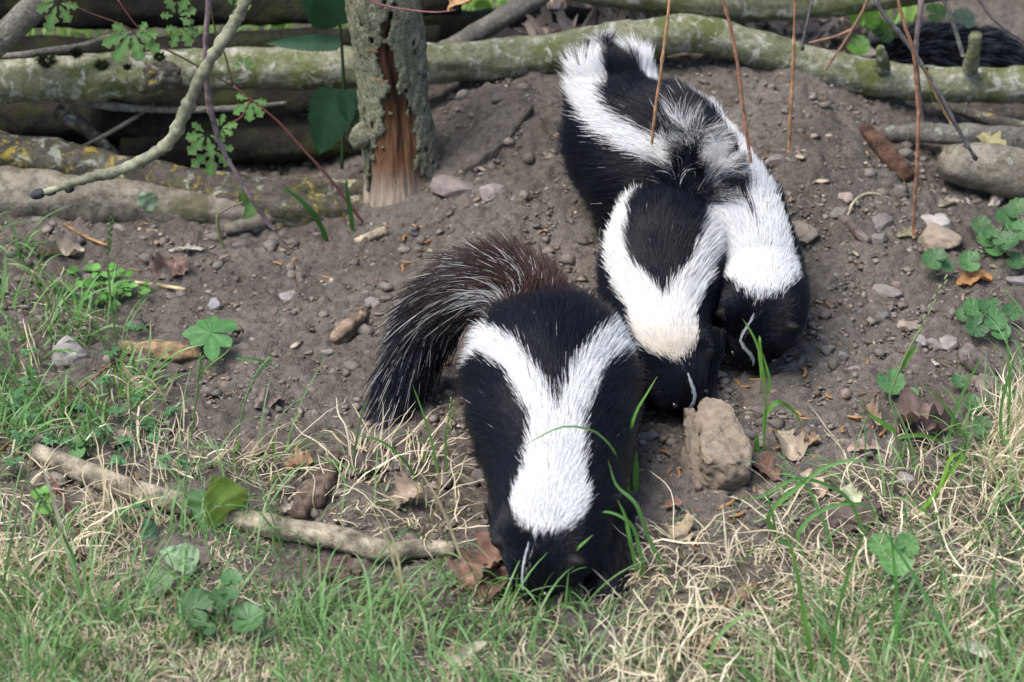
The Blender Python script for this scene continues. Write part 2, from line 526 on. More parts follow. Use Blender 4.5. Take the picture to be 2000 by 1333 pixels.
log('fence_log', 'grey log half buried in the soil at the right edge', [(1690, 262, .345, 10), (1760, 260, .345, 18), (1850, 262, .34, 22), (1950, 272, .335, 25), (2150, 295, .33, 26)], 'log_grey', 80, 24, .12, 50, 30, group=GL)
log('thin_branch', 'brown bark strip slanting above the half buried grey log', [(1845, 206, .385, 7), (1890, 220, .375, 12), (1950, 240, .365, 14), (2080, 262, .36, 16)], 'log_lichen', 40, 14, .12, 60, 31, 'branch', GL)
log('fence_log', 'thick tan log with a dark scar at the right edge', [(1836, 308, .285, 26), (1862, 318, .28, 38), (1930, 330, .275, 46), (2010, 342, .27, 49), (2180, 365, .265, 50)], 'log_pale', 80, 30, .07, 50, 32, group=GL)
log('fence_log', 'dark log deep in the hollow under the bent log at right', [(1740, 205, .52, 26), (1900, 212, .52, 28), (2100, 220, .52, 30)], 'log_shade_tone', 50, 20, .1, 50, 33, group=GL)

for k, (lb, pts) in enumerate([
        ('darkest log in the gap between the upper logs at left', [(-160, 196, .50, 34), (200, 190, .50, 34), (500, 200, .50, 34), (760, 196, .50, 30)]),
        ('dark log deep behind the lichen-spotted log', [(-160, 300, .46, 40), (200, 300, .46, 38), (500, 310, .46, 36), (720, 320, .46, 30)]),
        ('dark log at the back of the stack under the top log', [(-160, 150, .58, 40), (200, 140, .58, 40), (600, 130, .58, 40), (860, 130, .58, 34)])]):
    log('fence_log', lb, pts, 'log_shade_tone', 60, 20, .15, 36, 60 + k, group=GL)  # filler logs behind the gaps, their dark colour standing in for shade

# unseen upper fence logs, added to shade the gaps below
for k, (lb, zc, yc, m_) in enumerate([('unseen log added above the frame to shade the gaps, nearest', .30, .50, 'log_green'), ('unseen log added above the frame to shade the gaps, middle', .37, .56, 'log_shade_tone'), ('unseen log added above the frame to shade the gaps, rear', .31, .60, 'log_lichen'), ('highest unseen log added above the frame to shade the gaps', .43, .50, 'log_grey')]):
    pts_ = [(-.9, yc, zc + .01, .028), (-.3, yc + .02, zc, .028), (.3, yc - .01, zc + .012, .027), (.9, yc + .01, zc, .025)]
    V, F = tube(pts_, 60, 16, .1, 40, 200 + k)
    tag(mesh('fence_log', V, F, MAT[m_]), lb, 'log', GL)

# ================================================================ upright stake with peeling bark
def stake():
    base = G(785, 440, 0)
    base.y = 0.285
    base = Vector((P(785, 440, .285).x, .285, 0))
    root = empty('fence_stake', base)
    tag(root, 'upright wooden stake with peeling green bark and exposed brown wood', 'stake')
    zt = 0.62
    nz, nt_ = 300, 150
    z0 = -0.03
    zz = np.linspace(z0, zt, nz)
    th = np.linspace(-math.pi, math.pi, nt_ + 1)[:-1]      # 0 faces the camera (-Y), + to the right
    TH, ZZ = np.meshgrid(th, zz)
    def centre(z):
        return base.x + .001 + 0.004 * np.sin(z * 9) - 0.075 * z, base.y + 0.0 * z
    def vz(v):                                             # image row -> height on the stake front
        return P(785, v, base.y - .035).z
    r0 = 0.0375 + 0.008 * np.exp(-np.maximum(ZZ - 0.02, 0) / 0.035) + 0.0015 * np.sin(ZZ * 31)
    r0 = r0 * (1 + 0.045 * fbm(np.cos(TH) * 2, np.sin(TH) * 2, ZZ * 16, 71, 4) + 0.02 * np.cos(3 * TH + 1))
    # bark-free zone: centre angle and half-width by height
    rows = [vz(470), vz(400), vz(340), vz(300), vz(260), vz(215), vz(170), vz(130), vz(95), vz(75), vz(45), vz(10), vz(-40)]
    cen = [-0.05, -0.10, -0.10, 0.02, 0.12, 0.16, 0.06, -0.02, -0.02, 0.02, 0.20, 0.24, 0.3]
    wid = [1.30, 0.95, 0.74, 0.50, 0.38, 0.28, 0.10, 0.22, 0.15, -0.05, 0.08, 0.10, 0.0]
    o_ = np.argsort(rows)
    c = np.interp(ZZ, np.array(rows)[o_], np.array(cen)[o_])
    wd = np.interp(ZZ, np.array(rows)[o_], np.array(wid)[o_])
    jag = 0.16 * fbm(TH * 4, ZZ * 70, 0, 77, 4, 0.6)
    hole = np.abs(TH - c) < wd + jag * ss(ZZ, vz(480), vz(380))
    hole |= (ZZ < vz(395) + 0.02 * fbm(TH * 3, 0, 0, 5)) & (TH > -1.9) & (TH < 0.75)
    hole |= fbm(TH * 5, ZZ * 60, 0, 91, 4) > 1.02
    cx, cy = centre(ZZ)
    dx, dy = np.sin(TH), -np.cos(TH)
    grain = 0.0012 * fbm(TH * 22, ZZ * 9, 0, 61, 3)
    rw = r0 - 0.004 + grain - 0.003 * ss(np.abs(TH - c - .08), 0.14, 0.0) * ss(ZZ, vz(330), vz(260))
    Vw = np.stack([cx + dx * rw, cy + dy * rw, ZZ], -1).reshape(-1, 3)
    I = np.arange(nz * nt_).reshape(nz, nt_)
    I2 = np.roll(I, -1, 1)
    Fw = np.stack([I[:-1], I2[:-1], I2[1:], I[1:]], -1).reshape(-1, 4)
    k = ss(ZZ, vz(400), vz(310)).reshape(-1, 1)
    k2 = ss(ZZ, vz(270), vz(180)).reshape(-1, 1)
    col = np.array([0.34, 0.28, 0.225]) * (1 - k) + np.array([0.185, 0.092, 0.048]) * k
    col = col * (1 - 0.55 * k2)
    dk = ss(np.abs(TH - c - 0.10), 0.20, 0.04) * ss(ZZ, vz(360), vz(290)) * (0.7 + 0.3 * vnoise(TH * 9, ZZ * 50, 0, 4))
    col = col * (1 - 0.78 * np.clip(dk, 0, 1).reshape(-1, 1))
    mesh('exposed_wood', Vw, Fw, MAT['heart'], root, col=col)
    rb = r0 + 0.0012 * fbm(TH * 8, ZZ * 80, 0, 66, 4)
    wart = np.maximum(vnoise(TH * 12, ZZ * 190, 0, 88) - 0.62, 0)
    rb = rb + 0.004 * wart
    fm = ~(hole[:-1] | np.roll(hole, -1, 1)[:-1] | hole[1:] | np.roll(hole, -1, 1)[1:])
    edge = np.zeros_like(hole)
    for sh in ((0, 1), (0, -1), (1, 0), (-1, 0)):
        edge |= np.roll(hole, sh, (0, 1))
    rb = np.where(edge, rb - 0.0022, rb)
    Vb = np.stack([cx + dx * rb, cy + dy * rb, ZZ], -1).reshape(-1, 3)
    Fb = Fw[fm.reshape(-1)]
    bk = mesh('bark', Vb, Fb, MAT['post_bark'], root)
    md = bk.modifiers.new('thick', 'SOLIDIFY'); md.thickness = 0.0035; md.offset = -1
    # small knob on the left side
    p = P(705, 268, base.y - 0.02); iv, jf = ico(3)
    d = iv * 0.0125 * np.array([1, .9, 1.15]) * (1 + .2 * fbm(iv[:, 0] * 2, iv[:, 1] * 2, iv[:, 2] * 2, 3)[:, None])
    mesh('knot', d + np.array(p), jf, MAT['post_bark'], root)
    # curled bark splinters along the tear
    for (u, v, du, dv) in [(738, 102, -22, -4), (755, 162, -26, -9), (742, 322, 10, -24)]:
        p0, p1 = P(u, v, base.y - .043), P(u + du, v + dv, base.y - .046)
        V, F = tube([(p0.x, p0.y, p0.z, .0011), ((p0.x + p1.x) / 2, p0.y - .003, (p0.z + p1.z) / 2 + .001, .0010), (p1.x, p1.y, p1.z, .0004)], 10, 6, .2, 200, u)
        mesh('bark_splinter', V, F, MAT['wood'], root, col=(0.27, 0.14, 0.075))
stake()

# ================================================================ twigs hanging in front from the shrub overhead
def twig(name, label, pts, y, col, group='twigs hanging from the shrub overhead', r_=None, knots=0, seed=0, bud=None, side=None, rise=0.35, rough=.12):
    pl = []
    for q in pts:
        yy = q[3] if len(q) > 3 else y
        p = P(q[0], q[1], yy); pl.append((p.x, p.y, p.z, q[2] * px(p) * (.70 if name == 'hanging_twig' else 1)))
    if pts[0][1] <= 0 and rise:                            # goes on upwards to the shrub above the frame
        a0, a1 = np.array(pl[0]), np.array(pl[1])
        d = (a0 - a1); d[:3] /= np.linalg.norm(d[:3])
        top = a0.copy(); top[:3] += d[:3] * rise * .5 + np.array([0, 0.03, rise * .5]); top[3] *= 1.15
        pl.insert(0, tuple(top))
    L = sum(np.linalg.norm(np.subtract(pl[i + 1][:3], pl[i][:3])) for i in range(len(pl) - 1))
    n = max(16, int(L / .004))
    Q = catmull(pl, n)
    rs = np.random.default_rng(seed + 99)
    for k in range(knots):                                 # swollen nodes
        i = rs.integers(3, n - 3); r_i = Q[i, 3]
        Q[i, 3] = max(Q[i, 3], min(r_i * 1.35, r_i + .0012))
    wob = fbm(np.arange(n) * .11, 0, 0, seed, 3)[:, None] * np.array([1, .5, .0]) * Q[:, 3:4] * .25
    Q[:, :3] += wob
    T, N, B = frames(Q[:, :3])
    seg = 9
    th = np.linspace(0, 2 * math.pi, seg, endpoint=False)
    D = N[:, None] * np.cos(th)[None, :, None] + B[:, None] * np.sin(th)[None, :, None]
    V = Q[:, None, :3] + D * (Q[:, 3][:, None] * (1 + rough * vnoise(np.arange(n)[:, None] * .9, th[None] * 2, 0, seed)))[..., None]
    V = V.reshape(-1, 3)
    I = np.arange(n * seg).reshape(n, seg); I2 = np.roll(I, -1, 1)
    F = [tuple(f) for f in np.stack([I[:-1], I2[:-1], I2[1:], I[1:]], -1).reshape(-1, 4)] + [tuple(I[-1][::-1]), tuple(I[0])]
    c = np.asarray(col)[None] * (1 + .25 * vnoise(np.arange(n) * .15, 0, 0, seed + 3)[:, None])
    c = np.repeat(c, seg, 0) * (1 + .3 * fbm(V[:, 0] * 170, V[:, 1] * 170, V[:, 2] * 170, seed, 3))[:, None]
    root = empty(name, Vector(Q[0, :3]))
    tag(root, label, 'twig', group)
    mesh('stem', V, F, MAT['twig'], root, col=c)
    tip = Q[-1, :3]; dr = T[-1]; rt = Q[-1, 3]
    if bud:
        for k, (off, sc_) in enumerate(bud):
            iv, jf = ico(2)
            q = Vector(dr).to_track_quat('Z', 'Y').to_matrix()
            vv = (iv * np.array([1, 1, 1.6]) * rt * sc_) @ np.array(q).T
            i = max(0, int(n - 1 - off / .004))
            so = D[i, k % seg] * (0 if off == 0 else Q[i, 3] * 1.2)
            mesh('bud', vv + Q[i, :3] + so, jf, MAT['twig'], root, col=(0.035, 0.035, 0.04))
    for sp in (side or []):
        q = []
        for (u, v, r) in sp:
            p = P(u, v, y); q.append((p.x, p.y, p.z, r * px(p)))
        V, F = tube(q, 24, 8, .1, 200, seed + 5)
        mesh('side_twig', V, F, MAT['twig'], root, col=np.asarray(col))
    return root

OR = (0.36, 0.20, 0.105); GRY = (0.16, 0.135, 0.125); RD = (0.28, 0.14, 0.085)
twig('hanging_twig', 'straight orange-brown twig hanging down onto the rear skunk\'s back', [(1308, -6, 4.2), (1300, 70, 4.4), (1288, 160, 4.6), (1279, 225, 4.8), (1273, 282, 4.4)], .02, OR, knots=6, seed=1)
twig('hanging_twig', 'reddish twig hanging right of the rear skunk', [(1411, -6, 4.4), (1425, 45, 5), (1438, 110, 5.2), (1450, 200, 5.2), (1460, 270, 5.2), (1467, 318, 4.6)], .05, RD, knots=7, seed=2)
twig('hanging_twig', 'straight orange twig ending above the soil right of the skunks', [(1553, -6, 4.2), (1551, 70, 4.6), (1549, 150, 5), (1544, 230, 5.2), (1540, 297, 4.6)], .16, OR, knots=7, seed=3)
twig('hanging_twig', 'longest reddish twig hanging down at the right', [(1753, -6, 4.5), (1768, 50, 5.2), (1782, 95, 5.5), (1792, 180, 6), (1793, 250, 5.6), (1790, 340, 5.2), (1786, 410, 5.2), (1785, 464, 4.6)], .12, RD, knots=9, seed=4)
twig('hanging_twig', 'thick greyish twig with a cut end crossing the long reddish one', [(1800, -6, 8.5), (1796, 30, 8), (1790, 75, 7), (1791, 140, 6.2), (1796, 200, 5.5), (1801, 240, 5.5)], .13, (0.21, 0.165, 0.15), knots=4, seed=5)
twig('hanging_twig', 'slanting grey twig with a black bud at the right', [(1703, -6, 5), (1735, 40, 6.5), (1772, 85, 6.5), (1805, 135, 6.5), (1838, 190, 6.5), (1868, 245, 6), (1890, 285, 5.5), (1903, 308, 5)], .15, (0.17, 0.15, 0.15), knots=5, seed=6, bud=[(0, 1.5), (.05, .8), (.11, .7)])
twig('hanging_twig', 'short thin orange twig beside the slanting grey one', [(1806, 130, 3.2), (1822, 175, 3.4), (1842, 215, 3.4), (1858, 242, 3.2)], .145, (0.30, 0.19, 0.08), knots=2, seed=7, rise=0)
twig('hanging_twig', 'brown forked twig bending left before the bright leaves', [(1697, -6, 4), (1684, 25, 4.4), (1665, 58, 4.6), (1645, 90, 3.8), (1612, 136, 3.4)], .17, (0.20, 0.12, 0.075), knots=4, seed=8, side=[[(1665, 58, 3.6), (1630, 72, 3), (1580, 84, 2.6)]])
twig('hanging_twig', 'short dark twig with a bud before the green leaves', [(1587, -6, 3.4), (1579, 35, 3.8), (1571, 70, 3.8), (1568, 94, 4)], .19, (0.10, 0.09, 0.09), knots=2, seed=9, bud=[(0, 1.5)])
twig('hanging_twig', 'pale grey twig hanging above the fur beyond the log', [(1841, -6, 5.5), (1858, 35, 6), (1870, 72, 6), (1881, 110, 5.5)], .2, (0.19, 0.185, 0.16), knots=5, seed=10)
twig('hanging_twig', 'thin dark twig in the top right corner', [(1908, -6, 3.6), (1935, 32, 4), (1968, 60, 4.2), (2010, 88, 4.2), (2060, 130, 4)], .2, (0.12, 0.10, 0.10), knots=3, seed=11)
twig('lichen_branch', 'curved lichen-covered branch with black end buds at the upper left', [(486, -6, 11), (450, 60, 12.5), (410, 120, 11.5), (372, 190, 11.5), (335, 268, 12), (262, 322, 11.5), (160, 352, 9.5), (120, 366, 7), (76, 379, 5.5)], .10, (0.215, 0.215, 0.145), knots=16, seed=12, bud=[(0, 1.9), (.012, 1.6), (.03, 1.2)], rough=.3)
twig('hanging_twig', 'smooth purplish-grey twig with a torn pale tip at the left', [(407, -6, 8.5), (402, 60, 8), (402, 130, 8), (408, 195, 9.5), (418, 235, 8), (432, 285, 7), (452, 325, 6.5), (480, 370, 6), (508, 415, 5.5), (524, 436, 7), (535, 448, 3)], .12, (0.175, 0.13, 0.13), knots=4, seed=13)
# ================================================================ SKUNKS
def mat_fur(name, rough, sp):
    m, t, b = newmat(name)
    t.links.new(attr(t, 'fur_color'), b.inputs['Base Color'])
    spec(b, sp, rough)
    return m

def mat_white():
    m, t, b = newmat('white_fur')
    c = attr(t, 'fur_color')
    t.links.new(c, b.inputs['Base Color'])
    spec(b, 0.25, 0.5)
    tr = nd(t, 'ShaderNodeBsdfTranslucent')
    t.links.new(c, tr.inputs[0])
    mx = nd(t, 'ShaderNodeMixShader'); mx.inputs[0].default_value = 0.3
    t.links.new(b.outputs[0], mx.inputs[1]); t.links.new(tr.outputs[0], mx.inputs[2])
    t.links.new(mx.outputs[0], t.nodes['Material Output'].inputs['Surface'])
    return m

MAT['fur_dark'] = mat_fur('dark_fur', 0.33, 0.24)
MAT['fur_white'] = mat_white()
MAT['skin'] = mat_attr('skin', 200, (0.85, 1.15), 0.6, 0.2, 0.2)
m_, t_, b_ = newmat('wet_eye'); b_.inputs['Base Color'].default_value = (0.006, 0.005, 0.005, 1); spec(b_, 0.8, 0.08); MAT['eye'] = m_
m_, t_, b_ = newmat('claw_horn'); b_.inputs['Base Color'].default_value = (0.20, 0.17, 0.14, 1); spec(b_, 0.4, 0.4); MAT['claw'] = m_
m_, t_, b_ = newmat('nose_skin'); b_.inputs['Base Color'].default_value = (0.02, 0.017, 0.018, 1); spec(b_, 0.5, 0.35); MAT['nose'] = m_

def loft(ctrl, n, nf):
    """ctrl rows: x y z rx rz idx -> surface grid, frames"""
    Q = catmull(ctrl, n)
    C = Q[:, :3]
    T = np.gradient(C, axis=0); T /= np.linalg.norm(T, axis=1)[:, None] + 1e-12
    U = np.array([0, 0, 1.0]) - T * T[:, 2:3]
    bad = np.linalg.norm(U, axis=1) < 0.25
    U = np.where(bad[:, None], np.array([0, -1.0, 0.3]), U)
    k0 = int(np.searchsorted(Q[:, 5], 6.0)) if Q[-1, 5] > 8.5 else len(Q)
    for _ in range(3):
        U[1:-1] = (U[:-2] + U[1:-1] * 2 + U[2:]) / 4
    U -= T * np.sum(U * T, 1)[:, None]
    U /= np.linalg.norm(U, axis=1)[:, None]
    for i in range(k0, len(Q)):                            # carry the back line up into a raised tail
        u_ = U[i - 1] - T[i] * (U[i - 1] @ T[i]); U[i] = u_ / np.linalg.norm(u_)
    S = np.cross(T, U)
    ph = np.linspace(-math.pi, math.pi, nf, endpoint=False)
    rx, rz = np.maximum(Q[:, 3], 1e-4), np.maximum(Q[:, 4], 1e-4)
    V = C[:, None] + S[:, None] * (rx[:, None] * np.sin(ph))[..., None] + U[:, None] * (rz[:, None] * np.cos(ph))[..., None]
    return dict(V=V, T=T, U=U, S=S, C=C, ph=ph, idx=Q[:, 5], rx=rx, rz=rz)

def loft_mesh(L):
    V = L['V']; n, k = V.shape[:2]
    I = np.arange(n * k).reshape(n, k); I2 = np.roll(I, -1, 1)
    F = [tuple(f) for f in np.stack([I[:-1], I2[:-1], I2[1:], I[1:]], -1).reshape(-1, 4)]
    F += [tuple(I[0][::-1]), tuple(I[-1])]
    return V.reshape(-1, 3), F

def sample_loft(L, n, rg, dens=None):
    V = L['V']; N_, K = V.shape[:2]
    V2 = np.roll(V, -1, 1)
    A = np.linalg.norm(np.cross(V2[:-1] - V[:-1], V[1:] - V[:-1]), axis=-1)
    if dens is not None:
        im = (L['idx'][:-1] + L['idx'][1:]) / 2
        A = A * dens(im)[:, None]
    pr = (A / A.sum()).ravel()
    f = rg.choice(len(pr), n, p=pr)
    i, j = f // K, f % K
    a, b = rg.random(n), rg.random(n)
    j2 = (j + 1) % K
    A_, B_, C_, D_ = V[i, j], V[i, j2], V[i + 1, j], V[i + 1, j2]
    p = (A_ * (1 - b)[:, None] + B_ * b[:, None]) * (1 - a)[:, None] + (C_ * (1 - b)[:, None] + D_ * b[:, None]) * a[:, None]
    du = (C_ - A_); dv = (B_ - A_)
    nrm = np.cross(dv, du); nrm /= np.linalg.norm(nrm, axis=1)[:, None] + 1e-12
    cen = L['C'][i] * (1 - a)[:, None] + L['C'][i + 1] * a[:, None]
    s = np.sign(np.sum(nrm * (p - cen), 1)); nrm *= np.where(s == 0, 1, s)[:, None]
    tan = du / (np.linalg.norm(du, axis=1)[:, None] + 1e-12)
    cir = dv / (np.linalg.norm(dv, axis=1)[:, None] + 1e-12)
    idx = L['idx'][i] * (1 - a) + L['idx'][i + 1] * a
    phi = L['ph'][j] + b * (L['ph'][1] - L['ph'][0])
    return p, nrm, tan, cir, idx, phi

def grow(p, nrm, tan, cir, phi, length, lift, rg, npt=5, clump=0.22, cell=0.006, droop=0.18, mess=0.07, down=0.35, curl=0.0):
    n = len(p)
    low = np.stack([fbm(p[:, 0] * 45, p[:, 1] * 45, p[:, 2] * 45, 300 + k, 3) for k in range(3)], 1)
    d = tan + nrm * lift[:, None] + cir * (down * np.sin(phi))[:, None] + low * 0.15 + rg.normal(0, mess, (n, 3))
    d /= np.linalg.norm(d, axis=1)[:, None]
    key = np.floor(p / cell + 0.35 * low).astype(np.int64)
    kk = key[:, 0] * 73856093 ^ key[:, 1] * 19349663 ^ key[:, 2] * 83492791
    _, inv = np.unique(kk, return_inverse=True)
    cnt = np.bincount(inv)
    mp = np.stack([np.bincount(inv, p[:, k]) / cnt for k in range(3)], 1)[inv]
    mdir = np.stack([np.bincount(inv, d[:, k]) / cnt for k in range(3)], 1)[inv]
    t = np.linspace(0, 1, npt)[None, :, None]
    Lh = length[:, None, None]
    own = p[:, None] + d[:, None] * Lh * t
    gd = mp[:, None] + mdir[:, None] * Lh * t
    ck = clump * t * t * rg.uniform(.3, 1.2, n)[:, None, None]
    out = own * (1 - ck) + gd * ck
    gv = np.array([0, 0, -1.0]) - nrm * np.minimum(-nrm[:, 2], 0)[:, None]      # gravity slides hair along the skin, never into it
    out = out + gv[:, None] * (droop * Lh * t * t)
    out = out - nrm[:, None] * (lift[:, None, None] * 0.30 * Lh * t * t)
    if curl:
        cv = rg.normal(0, 1, (n, 1, 3))
        out = out + cv * curl * Lh * t * t
    return out

def hair(name, pts, rad, col, mat, parent):
    n, k = pts.shape[:2]
    cu = bpy.data.hair_curves.new(name)
    cu.add_curves([k] * n)
    org = np.array(parent_world(parent))
    cu.points.foreach_set('position', (pts - org).astype(np.float32).ravel())
    prof = np.array([1.0, 1.0, .95, .8, .35]) if k == 5 else np.interp(np.linspace(0, 1, k), [0, .6, .85, 1], [1, .95, .7, .25])
    ra = cu.attributes.get('radius') or cu.attributes.new('radius', 'FLOAT', 'POINT')
    ra.data.foreach_set('value', (np.asarray(rad).reshape(-1, 1) * prof[None]).astype(np.float32).ravel() if np.ndim(rad) else np.tile(prof * rad, n).astype(np.float32))
    ca = cu.attributes.new('fur_color', 'FLOAT_COLOR', 'CURVE')
    c4 = np.ones((n, 4), np.float32); c4[:, :3] = col
    ca.data.foreach_set('color', c4.ravel())
    cu.materials.append(mat)
    o = bpy.data.objects.new(name, cu)
    COL.objects.link(o)
    o.parent = parent
    return o

def body_mesh(parts, colfn, parent, name='body', voxel=0.0035):
    V, F = join(parts)
    me = bpy.data.meshes.new('tmp'); me.from_pydata([tuple(x) for x in V], [], F)
    o = bpy.data.objects.new('tmp', me); COL.objects.link(o)
    r = o.modifiers.new('r', 'REMESH'); r.mode = 'VOXEL'; r.voxel_size = voxel
    sm = o.modifiers.new('s', 'SMOOTH'); sm.factor = 0.5; sm.iterations = 4
    dg = bpy.context.evaluated_depsgraph_get()
    ev = o.evaluated_get(dg)
    em = ev.to_mesh()
    vv = np.zeros(len(em.vertices) * 3, np.float32); em.vertices.foreach_get('co', vv); vv = vv.reshape(-1, 3)
    ff = [tuple(p.vertices) for p in em.polygons]
    ev.to_mesh_clear()
    bpy.data.objects.remove(o); bpy.data.meshes.remove(me)
    return mesh(name, vv, ff, MAT['skin'], parent, col=colfn(vv))

def skunk(label, spine, tail, legs, white, lenscale, tailspec, seed, nb=84000, nt_=19000, blaze=None, cap=(0.82, 0.825, 0.83)):
    rg = np.random.default_rng(seed)
    ctrl = []
    for k, (u, v, h, rx, rz) in enumerate(spine):
        p = G(u, v, h); ctrl.append((p.x, p.y, p.z, rx, rz, k))
    tc = []
    for k, (u, v, h, r) in enumerate(tail):
        if isinstance(h, tuple):
            p = P(u, v, h[0])
        else:
            p = G(u, v, h)
        tc.append((p.x, p.y, p.z, r * tailspec.get('wide', 1), r * tailspec.get('deep', 1), k))
    base = Vector((ctrl[5][0], ctrl[5][1], float(H(ctrl[5][0], ctrl[5][1]))))
    root = empty('skunk', base)
    tag(root, label, 'skunk', 'skunks feeding on the ground')
    LB = loft(ctrl, 110, 64)
    LT = loft(tc, 60, 24) if tail else None
    parts = [loft_mesh(LB)] + ([loft_mesh(LT)] if tail else [])
    legL = []
    for (u, v, h, pu, pv, r0, r1) in legs:
        a, e = G(u, v, h), G(pu, pv, 0.006)
        mid = (a + e) / 2 + Vector((0, 0.012, 0.004))
        c = [(a.x, a.y, a.z, r0, r0, 0), (mid.x, mid.y, mid.z, (r0 + r1) / 2, (r0 + r1) / 2, 1), (e.x, e.y + .004, e.z + .006, r1, r1, 2), (e.x, e.y - .016, e.z, r1 * .95, r1 * .6, 3), (e.x, e.y - .026, e.z - .002, r1 * .6, r1 * .35, 4)]
        L = loft(c, 26, 16); legL.append((L, e)); parts.append(loft_mesh(L))
    # ears
    def surf(ix, phd):
        i = int(np.argmin(np.abs(LB['idx'] - ix)))
        ph = R(phd)
        return LB['C'][i] + LB['S'][i] * LB['rx'][i] * math.sin(ph) + LB['U'][i] * LB['rz'][i] * math.cos(ph), LB['S'][i] * math.sin(ph) + LB['U'][i] * math.cos(ph), LB['T'][i]
    for s in (-1, 1):
        q, nn, tt = surf(1.85, s * 60)
        iv, jf = ico(3)
        nn = nn / np.linalg.norm(nn); bb = np.cross(tt, nn)
        E = iv * np.array([0.0040, 0.0085, 0.0085])
        cupped = E.copy(); cupped[:, 0] += 0.35 * (E[:, 1] ** 2 + E[:, 2] ** 2) / 0.0115
        parts.append((q + nn * 0.002 + cupped[:, :1] * tt + cupped[:, 1:2] * bb + cupped[:, 2:3] * nn, [tuple(f) for f in jf]))
    # colour of a place on the body
    def iswhite(idx, phi):
        pd = np.abs(np.degrees(phi) - np.interp(idx, [6, 8.2], [0, tailspec.get('tphi', 0)]))
        a = np.interp(idx, [w[0] for w in white], [w[1] for w in white])
        b = np.interp(idx, [w[0] for w in white], [w[2] for w in white])
        return (pd >= a) & (pd <= b)
    gi = np.repeat(LB['idx'], 64); gp = np.tile(LB['ph'], 110)
    kd = kdtree.KDTree(len(gi) + (60 * 24 if tail else 0))
    BV = LB['V'].reshape(-1, 3)
    for i, q in enumerate(BV): kd.insert(q, i)
    for i, q in enumerate(LT['V'].reshape(-1, 3) if tail else []): kd.insert(q, i + len(BV))
    kd.balance()
    gw = iswhite(gi, gp)
    def colfn(vv):
        c = np.tile(np.array([0.012, 0.011, 0.012]), (len(vv), 1))
        for i, q in enumerate(vv):
            _, j, dd = kd.find(q)
            if j < len(BV) and gw[j] and dd < .0062: c[i] = (0.36, 0.35, 0.345)
        return c
    body_mesh(parts, colfn, root)
    # --- coat
    den = lambda ix: np.interp(ix, [0, 1, 2, 2.8, 3.6, 8], [2.6, 2.5, 2.2, 1.6, 1.0, 1.0])
    p, nrm, tan, cir, ix, ph = sample_loft(LB, nb, rg, den)
    lt_ = tailspec.get('lens', ([], []))
    ln = np.interp(ix, [0, 0.8, 1.5, 2.2, 3, 4, 5, 6, 7, 8] + lt_[0], [.0015, .003, .005, .011, .016, .021, .027, .031, .034, .034] + lt_[1]) * lenscale * (1 + .35 * ss(np.abs(ph), .9, 2.0) * ss(ix, 2.5, 4)) * rg.uniform(.6, 1.15, nb)
    lift = np.interp(ix, [0, 1.5, 2.5, 4, 8], [.12, .16, .24, .28, .32])
    wj = iswhite(ix + rg.normal(0, .035, nb), ph + rg.normal(0, .035, nb))
    if False:
        lat = ph * np.interp(ix, LB['idx'], LB['rx'])
        wj |= (np.abs(lat + blaze[3] * (ix - blaze[0])) < blaze[2] * (0.35 + 0.65 * ss(ix, blaze[0], blaze[0] + .25))) & (ix > blaze[0]) & (ix < blaze[1]) & (np.abs(ph) < 1)
    stray = (rg.random(nb) < 0.0015) | ((ix > 8.2) & (rg.random(nb) < tailspec.get('tips', 0)))
    wj = wj | (stray & (ix > 3))
    lift = lift + np.interp(ix, [7.5, 9], [0, tailspec.get('tlift', 0)])
    g = grow(p, nrm, tan, cir, ph, ln, lift, rg)
    if tailspec.get('soft'):                               # the raised tail: hair in curved locks, each lock of one colour
        tm = np.where(ix > 7.6)[0]
        low_ = np.stack([fbm(p[tm, 0] * 60, p[tm, 1] * 60, p[tm, 2] * 60, 700 + k, 2) for k in range(3)], 1)
        gt = grow(p[tm], nrm[tm], tan[tm], cir[tm], ph[tm], ln[tm], np.full(len(tm), .16), rg, clump=.85, cell=.011, mess=.10, down=.12)
        lock = np.floor(p[tm] / .011).astype(np.int64)
        lh = _hash(lock[:, 0], lock[:, 1], lock[:, 2], 5)
        side = np.sign(np.sin(ph[tm]) + .25 * low_[:, 0])[:, None] * LB['S'][0][None] * 1.0
        tq = np.linspace(0, 1, 5)[None, :, None] ** 2
        gt = gt + tq * ln[tm][:, None, None] * (side * (.12 + .30 * lh[:, None]) + low_ * .40 + np.array([-.12, -.22, -.16]))[:, None]
        g[tm] = gt
        wj[tm] = wj[tm] & (lh < tailspec['soft']) | ((lh > .88) & (ix[tm] > 8.6))
    elif tailspec.get('tcurl'):                              # tail hairs splay outwards and fall over
        kq = ss(ix, 7.6, 9)[:, None, None] * np.linspace(0, 1, 5)[None, :, None] ** 2
        out_ = nrm * np.array([1, .6, 0]); g = g + kq * ln[:, None, None] * tailspec['tcurl'] * (out_[:, None] + rg.normal(0, .25, (nb, 1, 3)) + np.array([0, 0, -.5]))
    rd = np.interp(ix, [0, 1.5, 3, 8], [.00018, .00018, .00018, .00019]) * np.interp(ix, [8, 9], [1, .85]) * rg.uniform(.7, 1.2, nb)
    dk = ~wj
    cd_ = np.array([0.0042, 0.0056, 0.0105]) * rg.uniform(.5, 1.8, (nb, 1))  # black with a blue tint standing in for sky sheen
    if tailspec.get('brown'):
        k = ss(ix, 6.0, 7.2)[:, None] * .85 * rg.uniform(.3, 1, (nb, 1))
        cd_ = cd_ * (1 - k) + np.array([0.075, 0.038, 0.026]) * k
    hair('dark_fur', g[dk], rd[dk], cd_[dk], MAT['fur_dark'], root)
    cw = np.array(cap) * rg.uniform(.90, 1.03, (nb, 1))
    cream = ss(ix, 2.6, 1.8)[:, None] * tailspec.get('cream', 0)
